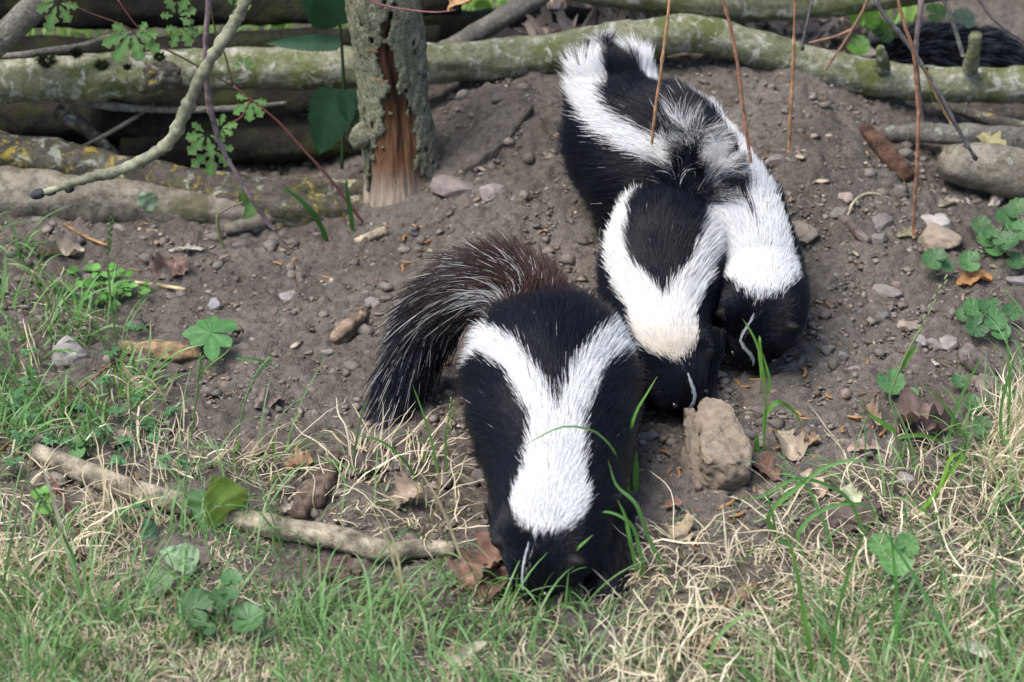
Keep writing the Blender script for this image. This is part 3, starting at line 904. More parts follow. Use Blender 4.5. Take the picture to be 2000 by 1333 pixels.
    cw = cw * (1 - cream) + cw * np.array([1.0, .93, .82]) * cream
    hair('white_fur', g[wj], rd[wj], np.clip(cw[wj], 0, .95), MAT['fur_white'], root)
    if blaze:                                              # thin white line down the face
        n = 700
        f0_, f1_ = np.interp(blaze[:2], LB['idx'], np.arange(len(LB['idx'])))
        fi = rg.uniform(f0_, f1_, n); bi = np.interp(fi, np.arange(len(LB['idx'])), LB['idx'])
        i0 = np.minimum(fi.astype(int), len(LB['idx']) - 2); fr = (fi - i0)[:, None]
        lp = lambda A: A[i0] * (1 - fr) + A[i0 + 1] * fr
        rx_, rz_ = np.interp(bi, LB['idx'], LB['rx']), np.interp(bi, LB['idx'], LB['rz'])
        taper = .35 + .65 * np.sin(np.pi * (bi - blaze[0]) / (blaze[1] - blaze[0])) ** .6
        ph_ = (-blaze[3] * (bi - blaze[0]) + rg.normal(0, blaze[2] * .45, n) * taper) / rx_
        S_, U_, T_, C_ = lp(LB['S']), lp(LB['U']), lp(LB['T']), lp(LB['C'])
        nb_ = S_ * np.sin(ph_)[:, None] + U_ * np.cos(ph_)[:, None]
        q0 = C_ + S_ * (rx_ * np.sin(ph_))[:, None] + U_ * (rz_ * np.cos(ph_))[:, None] + nb_ * .0020
        tt = T_ * .95 + nb_ * .30 + rg.normal(0, .06, (n, 3))
        gg = q0[:, None] + tt[:, None] * (.0040 * rg.uniform(.7, 1.2, n))[:, None, None] * np.linspace(0, 1, 5)[None, :, None]
        hair('face_stripe', gg, .00022, np.array([.50, .52, .54]) * rg.uniform(.8, 1.1, (n, 1)), MAT['fur_white'], root)
    # --- legs
    for L, e in legL:
        n = 1500
        q = sample_loft(L, n, rg)
        l2 = np.interp(q[4], [0, 2, 3, 4], [.016, .011, .006, .003]) * rg.uniform(.6, 1.1, n)
        gg = grow(q[0], q[1], q[2], q[3], q[5], l2, np.full(n, .3), rg, down=0)
        hair('leg_fur', gg, .00026, np.array([0.0042, 0.0056, 0.0105]) * rg.uniform(.5, 1.8, (n, 1)), MAT['fur_dark'], root)  # leg hair carries the same blue sheen in its colour
        for k in (-2, -1, 0, 1, 2):
            b0 = Vector((e.x + k * .0042, e.y - .020 + abs(k) * .002, e.z + .002))
            cl_ = [(b0.x, b0.y, b0.z, .0013), (b0.x + k * .0008, b0.y - .007, b0.z - .001, .0011), (b0.x + k * .0012, b0.y - .013, b0.z - .0055, .0003)]
            V, F = tube(cl_, 8, 6)
            mesh('claw', V, F, MAT['claw'], root)
    # --- face
    for s in (-1, 1):
        q, nn, tt = surf(1.12, s * 52)
        iv, jf = ico(2)
        mesh('eye', q + nn * .0012 + iv * .0036, jf, MAT['eye'], root)
    iv, jf = ico(2)
    mesh('nose', LB['C'][0] + np.array([0, -.002, .002]) + iv * np.array([.0075, .006, .006]), jf, MAT['nose'], root)
    # --- brush of the tail
    if not tail: return root, LB, None
    q = sample_loft(LT, nt_, rg, lambda ix: np.ones_like(ix))
    p, nrm, tan, cir, ix, ph = q
    kx = ix / (len(tail) - 1)
    ln = np.interp(kx, [0, .15, .5, 1], [.030, .045, .060, .055]) * tailspec['len'] * rg.uniform(.55, 1.15, nt_)
    g = grow(p, nrm, tan, cir, ph, ln, np.full(nt_, tailspec['lift']), rg, npt=7, clump=tailspec.get('clump', .45), cell=.008, droop=tailspec['droop'], mess=tailspec.get('mess', .16), down=tailspec.get('down', 0), curl=tailspec.get('curl', .06))
    colr, wh = tailspec['col'](kx, ph, rg)
    rd = .00030 * rg.uniform(.6, 1.2, nt_)
    hair('tail_dark_fur', g[~wh], rd[~wh], colr[~wh], MAT['fur_dark'], root)
    hair('tail_white_fur', g[wh], rd[wh] * .9, colr[wh], MAT['fur_white'], root)
    return root, LB, LT

def dark(n, rg, brown=None):
    c = np.array([0.0042, 0.0056, 0.0105]) * rg.uniform(.5, 1.8, (n, 1))  # tail black, sky sheen put in as a little blue
    if brown is not None:
        c = c * (1 - brown[:, None]) + np.array([0.075, 0.038, 0.026]) * brown[:, None]
    return c

def tail_front(k, ph, rg):                                 # black-brown with long white guard hairs
    n = len(k)
    wh = rg.random(n) < np.where((k > .15) & (k < .9), .075, .02)
    st = (np.degrees(ph) < -60) & (np.degrees(ph) > -150) & (k < .35) & (rg.random(n) < .55)
    wh |= st
    c = dark(n, rg, ss(k, .62, .10) * rg.uniform(.35, 1, n))
    c[wh] = np.array([0.66, 0.65, 0.64]) * rg.uniform(.75, 1.1, (wh.sum(), 1))
    return c, wh

def tail_fringe(k, ph, rg):                                # black middle, white edges and tips
    n = len(k)
    pd = np.abs(np.degrees(ph)) + rg.normal(0, 10, n)
    wh = ((pd > 42) & (pd < 140) & (rg.random(n) < .85)) | ((k > .8) & (rg.random(n) < .35))
    c = dark(n, rg)
    c[wh] = np.array([0.80, 0.80, 0.80]) * rg.uniform(.8, 1.08, (wh.sum(), 1))
    return c, wh

def tail_bands(k, ph, rg):                                 # white | black | white
    n = len(k)
    pd = np.abs(np.degrees(ph)) + rg.normal(0, 5, n)
    wh = (pd > 26) & (rg.random(n) < .95)
    c = dark(n, rg)
    c[wh] = np.array([0.82, 0.82, 0.82]) * rg.uniform(.85, 1.06, (wh.sum(), 1))
    return c, wh

S1 = skunk('front skunk with bushy dark tail arched to the left, face down in the grass',
      [(1040, 1172, .008, .006, .006), (1046, 1145, .020, .021, .018), (1066, 1075, .044, .044, .038), (1082, 995, .058, .051, .047), (1086, 910, .068, .059, .058), (1080, 825, .076, .068, .066), (1076, 745, .082, .073, .068), (1064, 675, .086, .062, .055), (1045, 625, .092, .040, .036)],
      [(1052, 650, .094, .036), (1032, 602, .112, .033), (985, 568, .124, .028), (920, 572, .116, .022), (860, 618, .088, .018), (815, 690, .052, .014), (787, 748, .028, .010), (768, 792, .014, .004)],
      [(1155, 985, .05, 1184, 1132, .042, .017), (1010, 985, .05, 1002, 1085, .028, .012), (1000, 820, .05, 985, 905, .034, .014), (1165, 820, .05, 1185, 905, .034, .014)],
      [(1.98, 0, 0), (2.08, 0, 24), (2.3, 0, 38), (2.65, 0, 39), (3.0, 0, 28), (3.9, 0, 21), (4.15, 2, 26), (5.0, 17, 36), (5.6, 30, 54), (6.1, 44, 78), (6.5, 54, 100), (6.8, 62, 108), (7.0, 76, 108), (7.1, 108, 108), (8, 200, 200)],
      1.0, dict(len=.92, lift=.30, droop=.30, clump=.4, mess=.12, col=tail_front, brown=True), 11, blaze=(0.9, 1.85, .0009, 0.004))

S2 = skunk('middle skunk with tail raised over its back, nose beside the cracked rock',
      [(1338, 812, .006, .006, .006), (1332, 786, .020, .021, .018), (1302, 718, .047, .042, .038), (1290, 640, .062, .047, .045), (1290, 575, .074, .054, .052), (1298, 510, .084, .055, .054), (1308, 458, .092, .048, .046), (1324, 428, .098, .036, .034), (1340, 390, .114, .028, .026), (1348, 350, .132, .026, .021), (1350, 315, .148, .022, .016), (1348, 296, .156, .010, .008)],
      [],
      [(1355, 650, .05, 1368, 780, .032, .013), (1250, 650, .05, 1262, 750, .028, .013), (1235, 560, .05, 1230, 640, .03, .014), (1365, 560, .05, 1380, 640, .03, .014)],
      [(1.75, 0, 0), (1.85, 0, 24), (2.1, 0, 38), (2.5, 0, 38), (2.8, 0, 41), (3.1, 7, 47), (3.8, 27, 56), (4.6, 34, 62), (5.5, 38, 70), (7, 42, 90), (8, 42, 130), (9.5, 38, 150), (11, 24, 180)],
      1.2, dict(lens=([8.6, 10, 11], [.034, .042, .044]), tlift=.04, tcurl=.38, tips=.05, tphi=12, soft=.72, cream=.9), 12, nb=96000, blaze=(0.70, 1.55, .0015, 0.0), cap=(.85, .84, .825))

S3 = skunk('rear skunk with white stripes and raised tail under the bent log',
      [(1466, 722, .006, .006, .006), (1470, 694, .022, .021, .018), (1486, 622, .055, .041, .040), (1478, 548, .068, .046, .043), (1440, 468, .078, .054, .052), (1365, 380, .088, .066, .064), (1285, 312, .094, .073, .070), (1235, 258, .098, .064, .058), (1212, 208, .106, .050, .042), (1202, 166, .118, .040, .032), (1196, 132, .132, .032, .024), (1193, 114, .140, .014, .010)],
      [],
      [(1500, 540, .05, 1462, 640, .026, .012), (1420, 540, .05, 1425, 630, .026, .013), (1215, 350, .05, 1190, 430, .032, .014), (1330, 320, .05, 1390, 420, .03, .014)],
      [(2.05, 0, 0), (2.15, 0, 28), (2.4, 0, 48), (2.8, 0, 50), (3.3, 0, 44), (3.9, 2, 40), (4.6, 22, 46), (5.5, 33, 52), (6.5, 36, 57), (7.5, 34, 68), (8.5, 30, 105), (11, 32, 150)],
      1.0, dict(lens=([9.5, 11], [.036, .036]), tlift=.10, tcurl=.10), 13, nb=98000, blaze=(0.9, 1.9, .0009, 0.0))

# a fourth animal, only a patch of its fur in view beyond the log
def hidden_animal():
    rg = np.random.default_rng(44)
    y0 = .62
    c = []
    for k, (u, v, r) in enumerate([(1690, 150, .02), (1745, 140, .040), (1810, 134, .046), (1870, 136, .045), (1940, 142, .04), (1990, 150, .02)]):
        p = P(u, v, y0); c.append((p.x, p.y, p.z, r, r, k))
    root = empty('skunk', Vector((c[2][0], c[2][1], c[2][2] - .05)))
    tag(root, 'fourth dark furry animal mostly hidden beyond the bent log at right', 'animal', 'skunks feeding on the ground')
    L = loft(c, 50, 30)
    body_mesh([loft_mesh(L)], lambda v: np.tile([0.012, 0.011, 0.012], (len(v), 1)), root)
    n = 9000
    q = sample_loft(L, n, rg)
    g = grow(q[0], q[1], q[2], q[3], q[5], .034 * rg.uniform(.6, 1.1, n), np.full(n, .5), rg, down=.2)
    wh = rg.random(n) < .16
    col = np.array([0.010, 0.010, 0.012]) * rg.uniform(.6, 1.8, (n, 1)); col[wh] = (.42, .42, .43)
    hair('dark_fur', g[~wh], .0003, col[~wh], MAT['fur_dark'], root)
    hair('white_fur', g[wh], .0003, col[wh], MAT['fur_white'], root)
hidden_animal()
# ================================================================ which one: phrases for small look-alikes
LM = [('the rounded grey stone', 142, 705), ('the splintered wood piece', 315, 690), ('the stick end', 90, 890), ('the chickweed clump', 205, 560), ('the seven-fingered leaf', 410, 655), ('the wood chunk', 682, 640), ('the stake foot', 785, 450), ('the tip of the arched tail', 745, 815), ('the arch of the dark tail', 850, 500), ('the bark slab', 965, 265), ('the pale clod by the stake', 965, 385), ('the cracked rock', 1400, 850), ('the rear skunk nose', 1470, 715), ('the long grey stone', 1733, 574), ('the broad brown stone', 1560, 462), ('the big tan stone', 1832, 478), ('the reddish bark plank', 1735, 300), ('the single scalloped leaf', 1740, 750), ('the buff dry leaf', 1545, 872), ('the purplish leaf heap', 1800, 825), ('the orange-tan leaf', 580, 905), ('the front skunk paw', 1190, 1140), ('the woody chip in the straw', 1450, 1165), ('the straight orange twig tip', 1540, 297), ('the reddish crumpled leaf', 335, 525), ('the brown leaf scrap', 520, 785), ('the mallow seedling', 1745, 1085)]
DIST = {}
SMALL = []
def spot(u, v):
    k = min(range(len(LM)), key=lambda i: (LM[i][1] - u) ** 2 + (LM[i][2] - v) ** 2)
    n, a, b = LM[k]
    du, dv = u - a, v - b
    side = ('right of' if du > 0 else 'left of') if abs(du) > abs(dv) else ('below' if dv > 0 else 'above')
    d = math.hypot(du, dv)
    far = 'close ' if d < 45 else ('' if d < 95 else ('some way ' if d < 150 else 'far '))
    DIST[f'{far}{side} {n}'] = d
    spot.d = d
    return f'{far}{side} {n}'

# ================================================================ LEAVES
def leaf_geo(L, W, n=14, prof='ovate', serr=0.0, nser=12, fold=0.12, bend=0.15, lob=0.0, nlob=4, rag=0.0, curl=0.0, wav=0.0, seed=0, m=5):
    t = np.linspace(0, 1, n)
    if prof == 'ovate':
        w = np.sin(np.pi * np.clip(t, 0, 1) ** 0.75) ** 0.85
    elif prof == 'heart':
        w = np.interp(t, [0, .04, .15, .3, .5, .75, .93, 1], [.35, .8, .98, 1, .88, .55, .2, 0])
    elif prof == 'obovate':
        w = np.sin(np.pi * t ** 1.5) ** 0.8
    elif prof == 'dead':
        w = np.interp(t, [0, .1, .3, .55, .8, .95, 1], [.15, .6, .9, 1, .75, .4, .12])
    else:
        w = np.sin(np.pi * t) ** 0.9
    w = np.maximum(w, 0.02)
    lr = []
    for sgn in (-1, 1):
        ww = w.copy()
        if serr: ww = ww * (1 + serr * (((t * nser) % 1.0) - .5))
        if lob: ww = ww * (1 - lob * (0.5 + 0.5 * np.cos(2 * np.pi * nlob * t + .4)) * ss(t, .05, .2))
        if rag: ww = ww * (1 + rag * fbm(t * 7 + sgn * 3, seed, 0, seed + 7, 3))
        lr.append(np.maximum(ww, .01) * W / 2)
    fr = np.linspace(-1, 1, m)
    xs = np.where(fr[None] < 0, lr[0][:, None] * fr[None], lr[1][:, None] * fr[None])
    y = np.repeat((t * L)[:, None], m, 1)
    z = fold * np.abs(xs) + bend * L * (-(t[:, None]) ** 2) + curl * xs ** 2 / (W + 1e-6)
    if wav:
        z = z + wav * W * fbm(xs / W * 2.6 + seed, y / L * 3.2, 0, seed, 4, .6)
    V = np.stack([xs, y, z], -1).reshape(-1, 3)
    I = np.arange(n * m).reshape(n, m)
    F = np.stack([I[:-1, :-1], I[:-1, 1:], I[1:, 1:], I[1:, :-1]], -1).reshape(-1, 4)
    return V, [tuple(f) for f in F]

def place(V, p, d, nrm):
    d = Vector(d).normalized(); nrm = Vector(nrm)
    x = d.cross(nrm)
    if x.length < 1e-5: x = Vector((1, 0, 0))
    x.normalize(); z = x.cross(d)
    M = np.array([x, d, z])
    return V @ M + np.array(p)

def vein_col(V, c, L, W, seed, edge=None, m=5):
    n = len(V)
    col = np.tile(np.asarray(c, float), (n, 1)) * (1 + .12 * fbm(V[:, 0] / W * 3 + seed, V[:, 1] / L * 3, 0, seed, 2))[:, None]
    row = np.arange(n) // m; tt_ = row / max(row.max(), 1); fr_ = np.abs((np.arange(n) % m) / (m - 1) * 2 - 1)
    if row.max() > 12:
        col = col * (1 + .22 * np.clip(np.cos(2 * np.pi * (6.5 * tt_ - 1.1 * fr_)) - .35, 0, 1) - .10 * fr_ ** 2)[:, None]
    mid = (np.arange(n) % m == m // 2)
    col[mid] = col[mid] * 1.25
    if edge is not None:
        e = (np.arange(n) % m == 0) | (np.arange(n) % m == m - 1)
        col[e] = col[e] * .4 + np.asarray(edge) * .6
    return np.clip(col, .002, .9)

CAMV = Vector(CAM)
def leafpp(p0, p1, W, mat, c, parent=None, name='leaf', up=None, thick=0, edge=None, seed=0, **kw):
    d = p1 - p0; L = d.length
    if up is None:
        up = (CAMV - p0).normalized() * .5 + Vector((0, 0, 1))
    V, F = leaf_geo(L, W, seed=seed, **kw)
    col = vein_col(V, c, L, W, seed, edge)
    return mesh(name, place(V, p0, d, up), F, MAT[mat], parent, col=col)

def multileaf(name, specs, mat, c, parent, edge=None, seed=0):
    """several lobes joined in one leaf: specs = (p0, p1, W, kw)"""
    parts, cols = [], []
    for k, (p0, p1, W, kw) in enumerate(specs):
        d = p1 - p0
        up = kw.pop('up', (CAMV - p0).normalized() * .5 + Vector((0, 0, 1)))
        V, F = leaf_geo(d.length, W, seed=seed + k, **kw)
        cols.append(vein_col(V, c, d.length, W, seed + k, edge))
        parts.append((place(V, p0, d, up), F))
    V, F = join(parts)
    return mesh(name, V, F, MAT[mat], parent, col=np.vstack(cols))

def round_leaf(name, p, Rr, nrm, rot, c, parent, mat='leaf', scal=11, notch=.25, amp=.10, cup=.18, seed=0):
    """kidney-shaped leaf with scalloped rim, stalk at the notch"""
    na, nr = 64, 6
    a = np.linspace(-math.pi + notch * .5, math.pi - notch * .5, na)
    rim = Rr * (1 + amp * np.abs(np.cos(a * scal / 2)) - amp) * (1 - .12 * np.cos(a)) * (1 - .35 * ss(np.abs(a), 2.5, 3.1))
    V, col = [np.zeros(3)], [np.asarray(c) * 1.25]
    for k in range(1, nr + 1):
        f = k / nr
        zz = cup * Rr * f * f * (1 + .25 * np.cos(2 * a + seed)) + .03 * Rr * np.cos(a * scal) * f
        V += list(np.stack([np.sin(a) * rim * f, np.cos(a) * rim * f, zz], 1))
        cc = np.asarray(c)[None] * (1 + .07 * np.cos(a * 5)[:, None] * f * .6 + .1 * vnoise(a * 2 + seed, f * 3, 0, seed)[:, None])
        cc = cc * (1 + .30 * (np.abs(((np.arange(na) + 1) % 9) - 4) < .5)[:, None] * (1 - .4 * f))
        cc = cc * (1 + .35 * np.minimum(fbm(a * 2.5 + seed * 7, f * 4, 0, seed + 3, 3), 0))[:, None]
        col += list(cc)
    F = []
    for j in range(na - 1):
        F.append((0, 1 + j, 2 + j))
    for k in range(nr - 1):
        for j in range(na - 1):
            q = 1 + k * na + j
            F.append((q, q + na, q + na + 1, q + 1))
    d = Vector((math.sin(rot), math.cos(rot), 0))
    d = d - nrm * d.dot(nrm)
    return mesh(name, place(np.array(V), p, d, nrm), F, MAT[mat], parent, col=np.clip(np.array(col), .002, .9))

def stem(name, pts, c, parent, mat='leaf', n=20, seg=6):
    V, F = tube([(p.x, p.y, p.z, r) for p, r in pts], n, seg, .05, 200, 1)
    return mesh(name, V, F, MAT[mat], parent, col=np.asarray(c))

GRN = (0.075, 0.17, 0.045)

# --- climbing herb with lobed leaves and red stems in front of the log stack
def lobed_leaf(parent, u, v, y, size, ang, c, edge, seed):
    """palmate leaf of three to five toothed lobes; size in photo pixels"""
    p = P(u, v, y); s = size * px(p)
    right, up = Vector((1, 0, 0)), Vector((0, math.sin(PITCH) * .5, math.cos(PITCH)))
    rs = np.random.default_rng(seed)
    sp = []
    for da, k in ((-95, .62), (-48, .85), (0, 1.0), (48, .85), (95, .62)):
        th = R(ang + da + rs.uniform(-8, 8))
        d = right * math.sin(th) + up * math.cos(th) + Vector((0, -rs.uniform(0, .25), 0))
        d.normalize()
        q = p + d * s * .12
        sp.append((q, q + d * s * k * rs.uniform(.85, 1.1), s * k * .62, dict(n=26, prof='obovate', lob=.5, nlob=3, bend=.08, up=Vector((0, -1, .5)))))
    return multileaf('leaf', sp, 'leaf', c, parent, edge, seed)

hb = empty('wild_geranium', G(722, 452, 0))
tag(hb, 'wild geranium with lobed bright green leaves and red stems before the log stack', 'plant')
yb = .235
def PP(l, y=yb):
    return [(P(u, v, y), r) for u, v, r in l]
RED = (0.20, 0.075, 0.065)
stem('stem', PP([(722, 450, .0019), (690, 410, .0017), (645, 350, .0016), (590, 290, .0014), (540, 235, .0013), (490, 195, .0012), (455, 168, .0012)]), RED, hb, n=30)
stem('stem', PP([(455, 168, .0012), (420, 150, .0011), (360, 115, .001), (300, 85, .001), (240, 50, .0009), (175, 25, .0008), (110, -5, .0008)]), (0.10, 0.055, 0.04), hb, n=30)
stem('stem', PP([(490, 195, .0011), (470, 230, .001), (440, 245, .0009)]), RED, hb)
stem('stem', PP([(455, 168, .0011), (440, 110, .001), (418, 50, .0009), (410, -10, .0009)]), (0.13, 0.10, 0.05), hb)
stem('stem', PP([(300, 85, .0009), (262, 45, .0008), (230, 0, .0008)]), RED, hb)
for k, (u, v, s, a) in enumerate([(112, 5, 52, 200), (258, 62, 62, 205), (268, 70, 50, 130), (345, 32, 46, 20), (352, 52, 44, 160), (490, 195, 44, 190), (404, 262, 48, 215), (416, 292, 52, 185), (430, 250, 30, 70), (455, 15, 34, 80), (475, 130, 22, 30)]):
    lobed_leaf(hb, u, v, yb + .004 * (k % 3) - .02, s, a, np.array(GRN) * (0.9 + .2 * (k % 3)), (0.13, 0.11, 0.04), 400 + k)

# --- big dark serrated leaves left of the stake
nb_ = empty('nettle', P(655, 320, .33))
tag(nb_, 'plant with large dark green toothed leaves tucked behind the stake', 'plant')
DG = (0.022, 0.070, 0.032)
stem('stem', PP([(668, 330, .0022), (672, 200, .0022), (668, 100, .002), (655, -20, .002)], .345), (0.06, 0.10, 0.04), nb_)
for k, (a, b_, wd) in enumerate([((660, 175), (622, 305), 92), ((668, 48), (640, -60), 110), ((640, 45), (590, -30), 60), ((665, 85), (520, 84), 34), ((680, 175), (690, 250), 50)]):
    p0, p1 = P(*a, .325), P(*b_, .315)
    leafpp(p0, p1, wd * px(p0), 'leaf', DG, nb_, up=Vector((.1, -1, .6)), n=60, prof='heart', serr=.16, nser=15, bend=.06, fold=.18, seed=k)

# --- dark glossy blades beside it
gb = 'grass blades at the foot of the log stack'
def blade(name, label, pts, Wm, c, group=None, cat='grass blade', mat='grass', y0=None, seed=0, parent=None, n=22, h0=0.0):
    """single strap leaf; pts in photo pixels, first on the ground, rest in the upright plane through it (optional third value: metres towards the camera)"""
    g0 = G(pts[0][0], pts[0][1], h0)
    y0 = g0.y if y0 is None else y0
    W3 = [P(pts[0][0], pts[0][1], y0) if h0 else g0] + [P(q[0], q[1], y0 - (q[2] if len(q) > 2 else 0)) for q in pts[1:]]
    Q = catmull([tuple(q) for q in W3], n)
    T = np.gradient(Q, axis=0); T /= np.linalg.norm(T, axis=1)[:, None]
    view = np.array(CAM) - Q; view /= np.linalg.norm(view, axis=1)[:, None]
    view = view + np.array([.5, 0, .3]) * math.sin(seed * 2.1)
    S = np.cross(T, view); S /= np.linalg.norm(S, axis=1)[:, None]
    nn = np.cross(S, T)
    t = np.linspace(0, 1, n)
    wd = Wm * np.interp(t, [0, .15, .6, .9, 1], [.7, 1, .9, .45, .05])
    V = np.stack([Q - S * wd[:, None] * .5 + nn * wd[:, None] * .12, Q, Q + S * wd[:, None] * .5 + nn * wd[:, None] * .12], 1).reshape(-1, 3)
    I = np.arange(n * 3).reshape(n, 3)
    F = [tuple(f) for f in np.stack([I[:-1, :-1], I[:-1, 1:], I[1:, 1:], I[1:, :-1]], -1).reshape(-1, 4)]
    col = np.asarray(c)[None] * (1 + .2 * vnoise(t * 5 + seed, 0, 0, seed)[:, None])
    tipk = ss(t, .9, 1)[:, None]
    col = col * (1 - tipk * .6) + np.array([.33, .25, .12]) * tipk * .6
    o = mesh(name, V, F, MAT[mat], parent, col=np.repeat(col, 3, 0))
    if parent is None:
        tag(o, label, cat, group)
    return o
blade('grass_stalk', 'broad dark green blade leaning left at the foot of the log stack', [(640, 474), (625, 440), (600, 405), (572, 380), (546, 362)], .0062, (0.04, 0.115, 0.022), gb, seed=1)
blade('grass_stalk', 'upright dark green blade beside the stake foot', [(690, 455), (686, 420), (680, 385), (676, 345)], .0058, (0.035, 0.10, 0.02), gb, seed=2)

# --- pale torn green leaf on the pale log and a small sprig by the purplish twig
tag(leafpp(P(280, 375, .225), P(296, 412, .222), .022, 'leaf', (0.22, 0.30, 0.20), None, 'torn_leaf', n=14, prof='dead', rag=.2, wav=.1, up=Vector((0, -1, .5)), seed=5), 'torn pale green leaf hanging on the pale log at left', 'leaf')
sp_ = empty('seedling', G(432, 495, 0)); tag(sp_, 'thin bent green seedling stem in front of the rough brown log', 'plant')
stem('stem', PP([(440, 494, .0018), (432, 470, .0018), (425, 440, .0018), (424, 420, .0016)], .19), (0.22, 0.24, 0.11), sp_)
stem('stem', PP([(424, 420, .0014), (450, 405, .0012), (475, 395, .001)], .19), (0.20, 0.17, 0.13), sp_)
leafpp(P(500, 395, .2), P(476, 430, .195), .014, 'leaf', (0.10, 0.20, 0.06), sp_, n=16, up=Vector((0, -1, .6)), seed=3)
leafpp(P(480, 400, .2), P(470, 375, .195), .011, 'leaf', (0.13, 0.22, 0.07), sp_, n=16, up=Vector((0, -1, .6)), seed=4)

# --- foliage and leaf litter beyond the fence, bright and pale green
GB = 'bright leaves beyond the fence'
for k, (u, v, s, rot, c, lb) in enumerate([
        (1690, 36, 30, 0.3, (0.16, 0.34, 0.03), 'bright yellow-green round leaf seen beyond the fence'),
        (1576, 62, 24, 1.0, (0.17, 0.35, 0.05), 'bright green leaf behind the straight orange twig beyond the fence'),
        (1546, 58, 20, -1.0, (0.15, 0.30, 0.05), 'small green leaf left of the short dark twig beyond the fence'),
        (1678, 92, 24, 2.2, (0.12, 0.27, 0.05), 'shiny green leaf just above the bent log at right'),
        (1730, 62, 26, 0.8, (0.09, 0.20, 0.03), 'green leaf behind the slanting grey twig beyond the fence'),
        (1882, 36, 24, 0.2, (0.20, 0.27, 0.19), 'pale leaf above the hidden dark fur at upper right'),
        (1830, 26, 22, 1.4, (0.10, 0.20, 0.05), 'low green leaf at the top right beyond the fence'),
        (945, 14, 18, .4, (0.20, 0.40, 0.04), 'bright green leaf at the top edge beside the slanting branch'),
        (1050, 16, 16, 1.4, (0.20, 0.40, 0.05), 'bright green leaf at the top edge right of the slanting branch'),
        (545, 50, 14, .4, (0.22, 0.42, 0.04), 'bright green leaf in the narrow gap left of the stake')]):
    y_ = .62 if k != 3 else .50
    p = P(u, v, y_)
    e = empty('leafy_plant', Vector((p.x, p.y + .01, 0))); tag(e, lb, 'plant', GB)
    round_leaf('leaf', p, s * px(p), Vector((.2 * math.sin(k * 3), -.55, .8)).normalized(), rot, c, e, seed=k)
    stem('stem', [(Vector((p.x, p.y + .01, float(H(p.x, p.y)))), .0014), (Vector((p.x + .004, p.y + .006, (p.z + float(H(p.x, p.y))) / 2)), .0012), (p, .001)], (.1, .2, .05), e)

# --- red vine twig with a dry leaf at the top of the stake
vt = empty('vine_twig', P(720, 0, .2)); tag(vt, 'thin reddish vine crossing the top of the stake with a dry brown leaf', 'twig')
stem('stem', PP([(700, -12, .0012), (740, 8, .0012), (800, 20, .0011), (860, 24, .001), (890, 20, .0009)], .225), (0.22, 0.10, 0.095), vt, 'twig', n=30)
leafpp(P(875, 18, .22), P(935, -14, .215), .024, 'dead', (0.33, 0.20, 0.11), vt, 'dry_leaf', up=Vector((0, -.6, 1)), n=16, prof='dead', rag=.25, wav=.16, curl=2, seed=9)

# ================================================================ STONES
def stone_geo(size, seed, sub=3, amp=.22, flat=1.0, sharp=0.0):
    iv, jf = ico(sub)
    f = 1 + amp * fbm(iv[:, 0] * 1.3 + seed * 3.1, iv[:, 1] * 1.3, iv[:, 2] * 1.3, seed, 3) + amp * .25 * fbm(iv[:, 0] * 5 + seed, iv[:, 1] * 5, iv[:, 2] * 5, seed + 5, 3)
    V = iv * f[:, None]
    if sharp:                                              # flatten facets
        rs = np.random.default_rng(seed)
        for _ in range(13):
            d = rs.normal(0, 1, 3); d /= np.linalg.norm(d); c = rs.uniform(.58, .84)
            h = V @ d
            V = V - np.outer(np.maximum(h - c, 0) * sharp, d)
        V = V * (1 + .035 * fbm(iv[:, 0] * 6 + seed, iv[:, 1] * 6, iv[:, 2] * 6, seed + 9, 4))[:, None]
    return V * np.asarray(size), [tuple(q) for q in jf]

def rotz(V, a):
    c, s = math.cos(a), math.sin(a)
    return V @ np.array([[c, s, 0], [-s, c, 0], [0, 0, 1]])

def stone(label, u, v, w_, h_, c, seed, rot=0.0, tall=.55, sub=4, group='stones on the soil', amp=.30, sharp=.95, name='stone', cat='stone', mat='stone', sink=.3):
    p = G(u, v, 0); k = px(p)
    a = w_ * k / 2
    zz = a * tall
    b_ = max(a * .5, (h_ * k / 2 - zz * math.cos(PITCH) * .8) / math.sin(PITCH))
    V, F = stone_geo((a, min(b_, a * 2.0), zz), seed, sub, amp, sharp=sharp)
    V = rotz(V, rot)
    cc = np.asarray(c)[None] * (1 + .15 * fbm(V[:, 0] / a * 1.5 + seed, V[:, 1] / a * 1.5, V[:, 2] / a * 1.5, seed, 3))[:, None]
    o = mesh(name, V + np.array([p.x, p.y, p.z + zz * (1 - 2 * sink) * .6]), F, MAT[mat], col=np.clip(cc, .01, .8))
    return tag(o, label, cat, group)

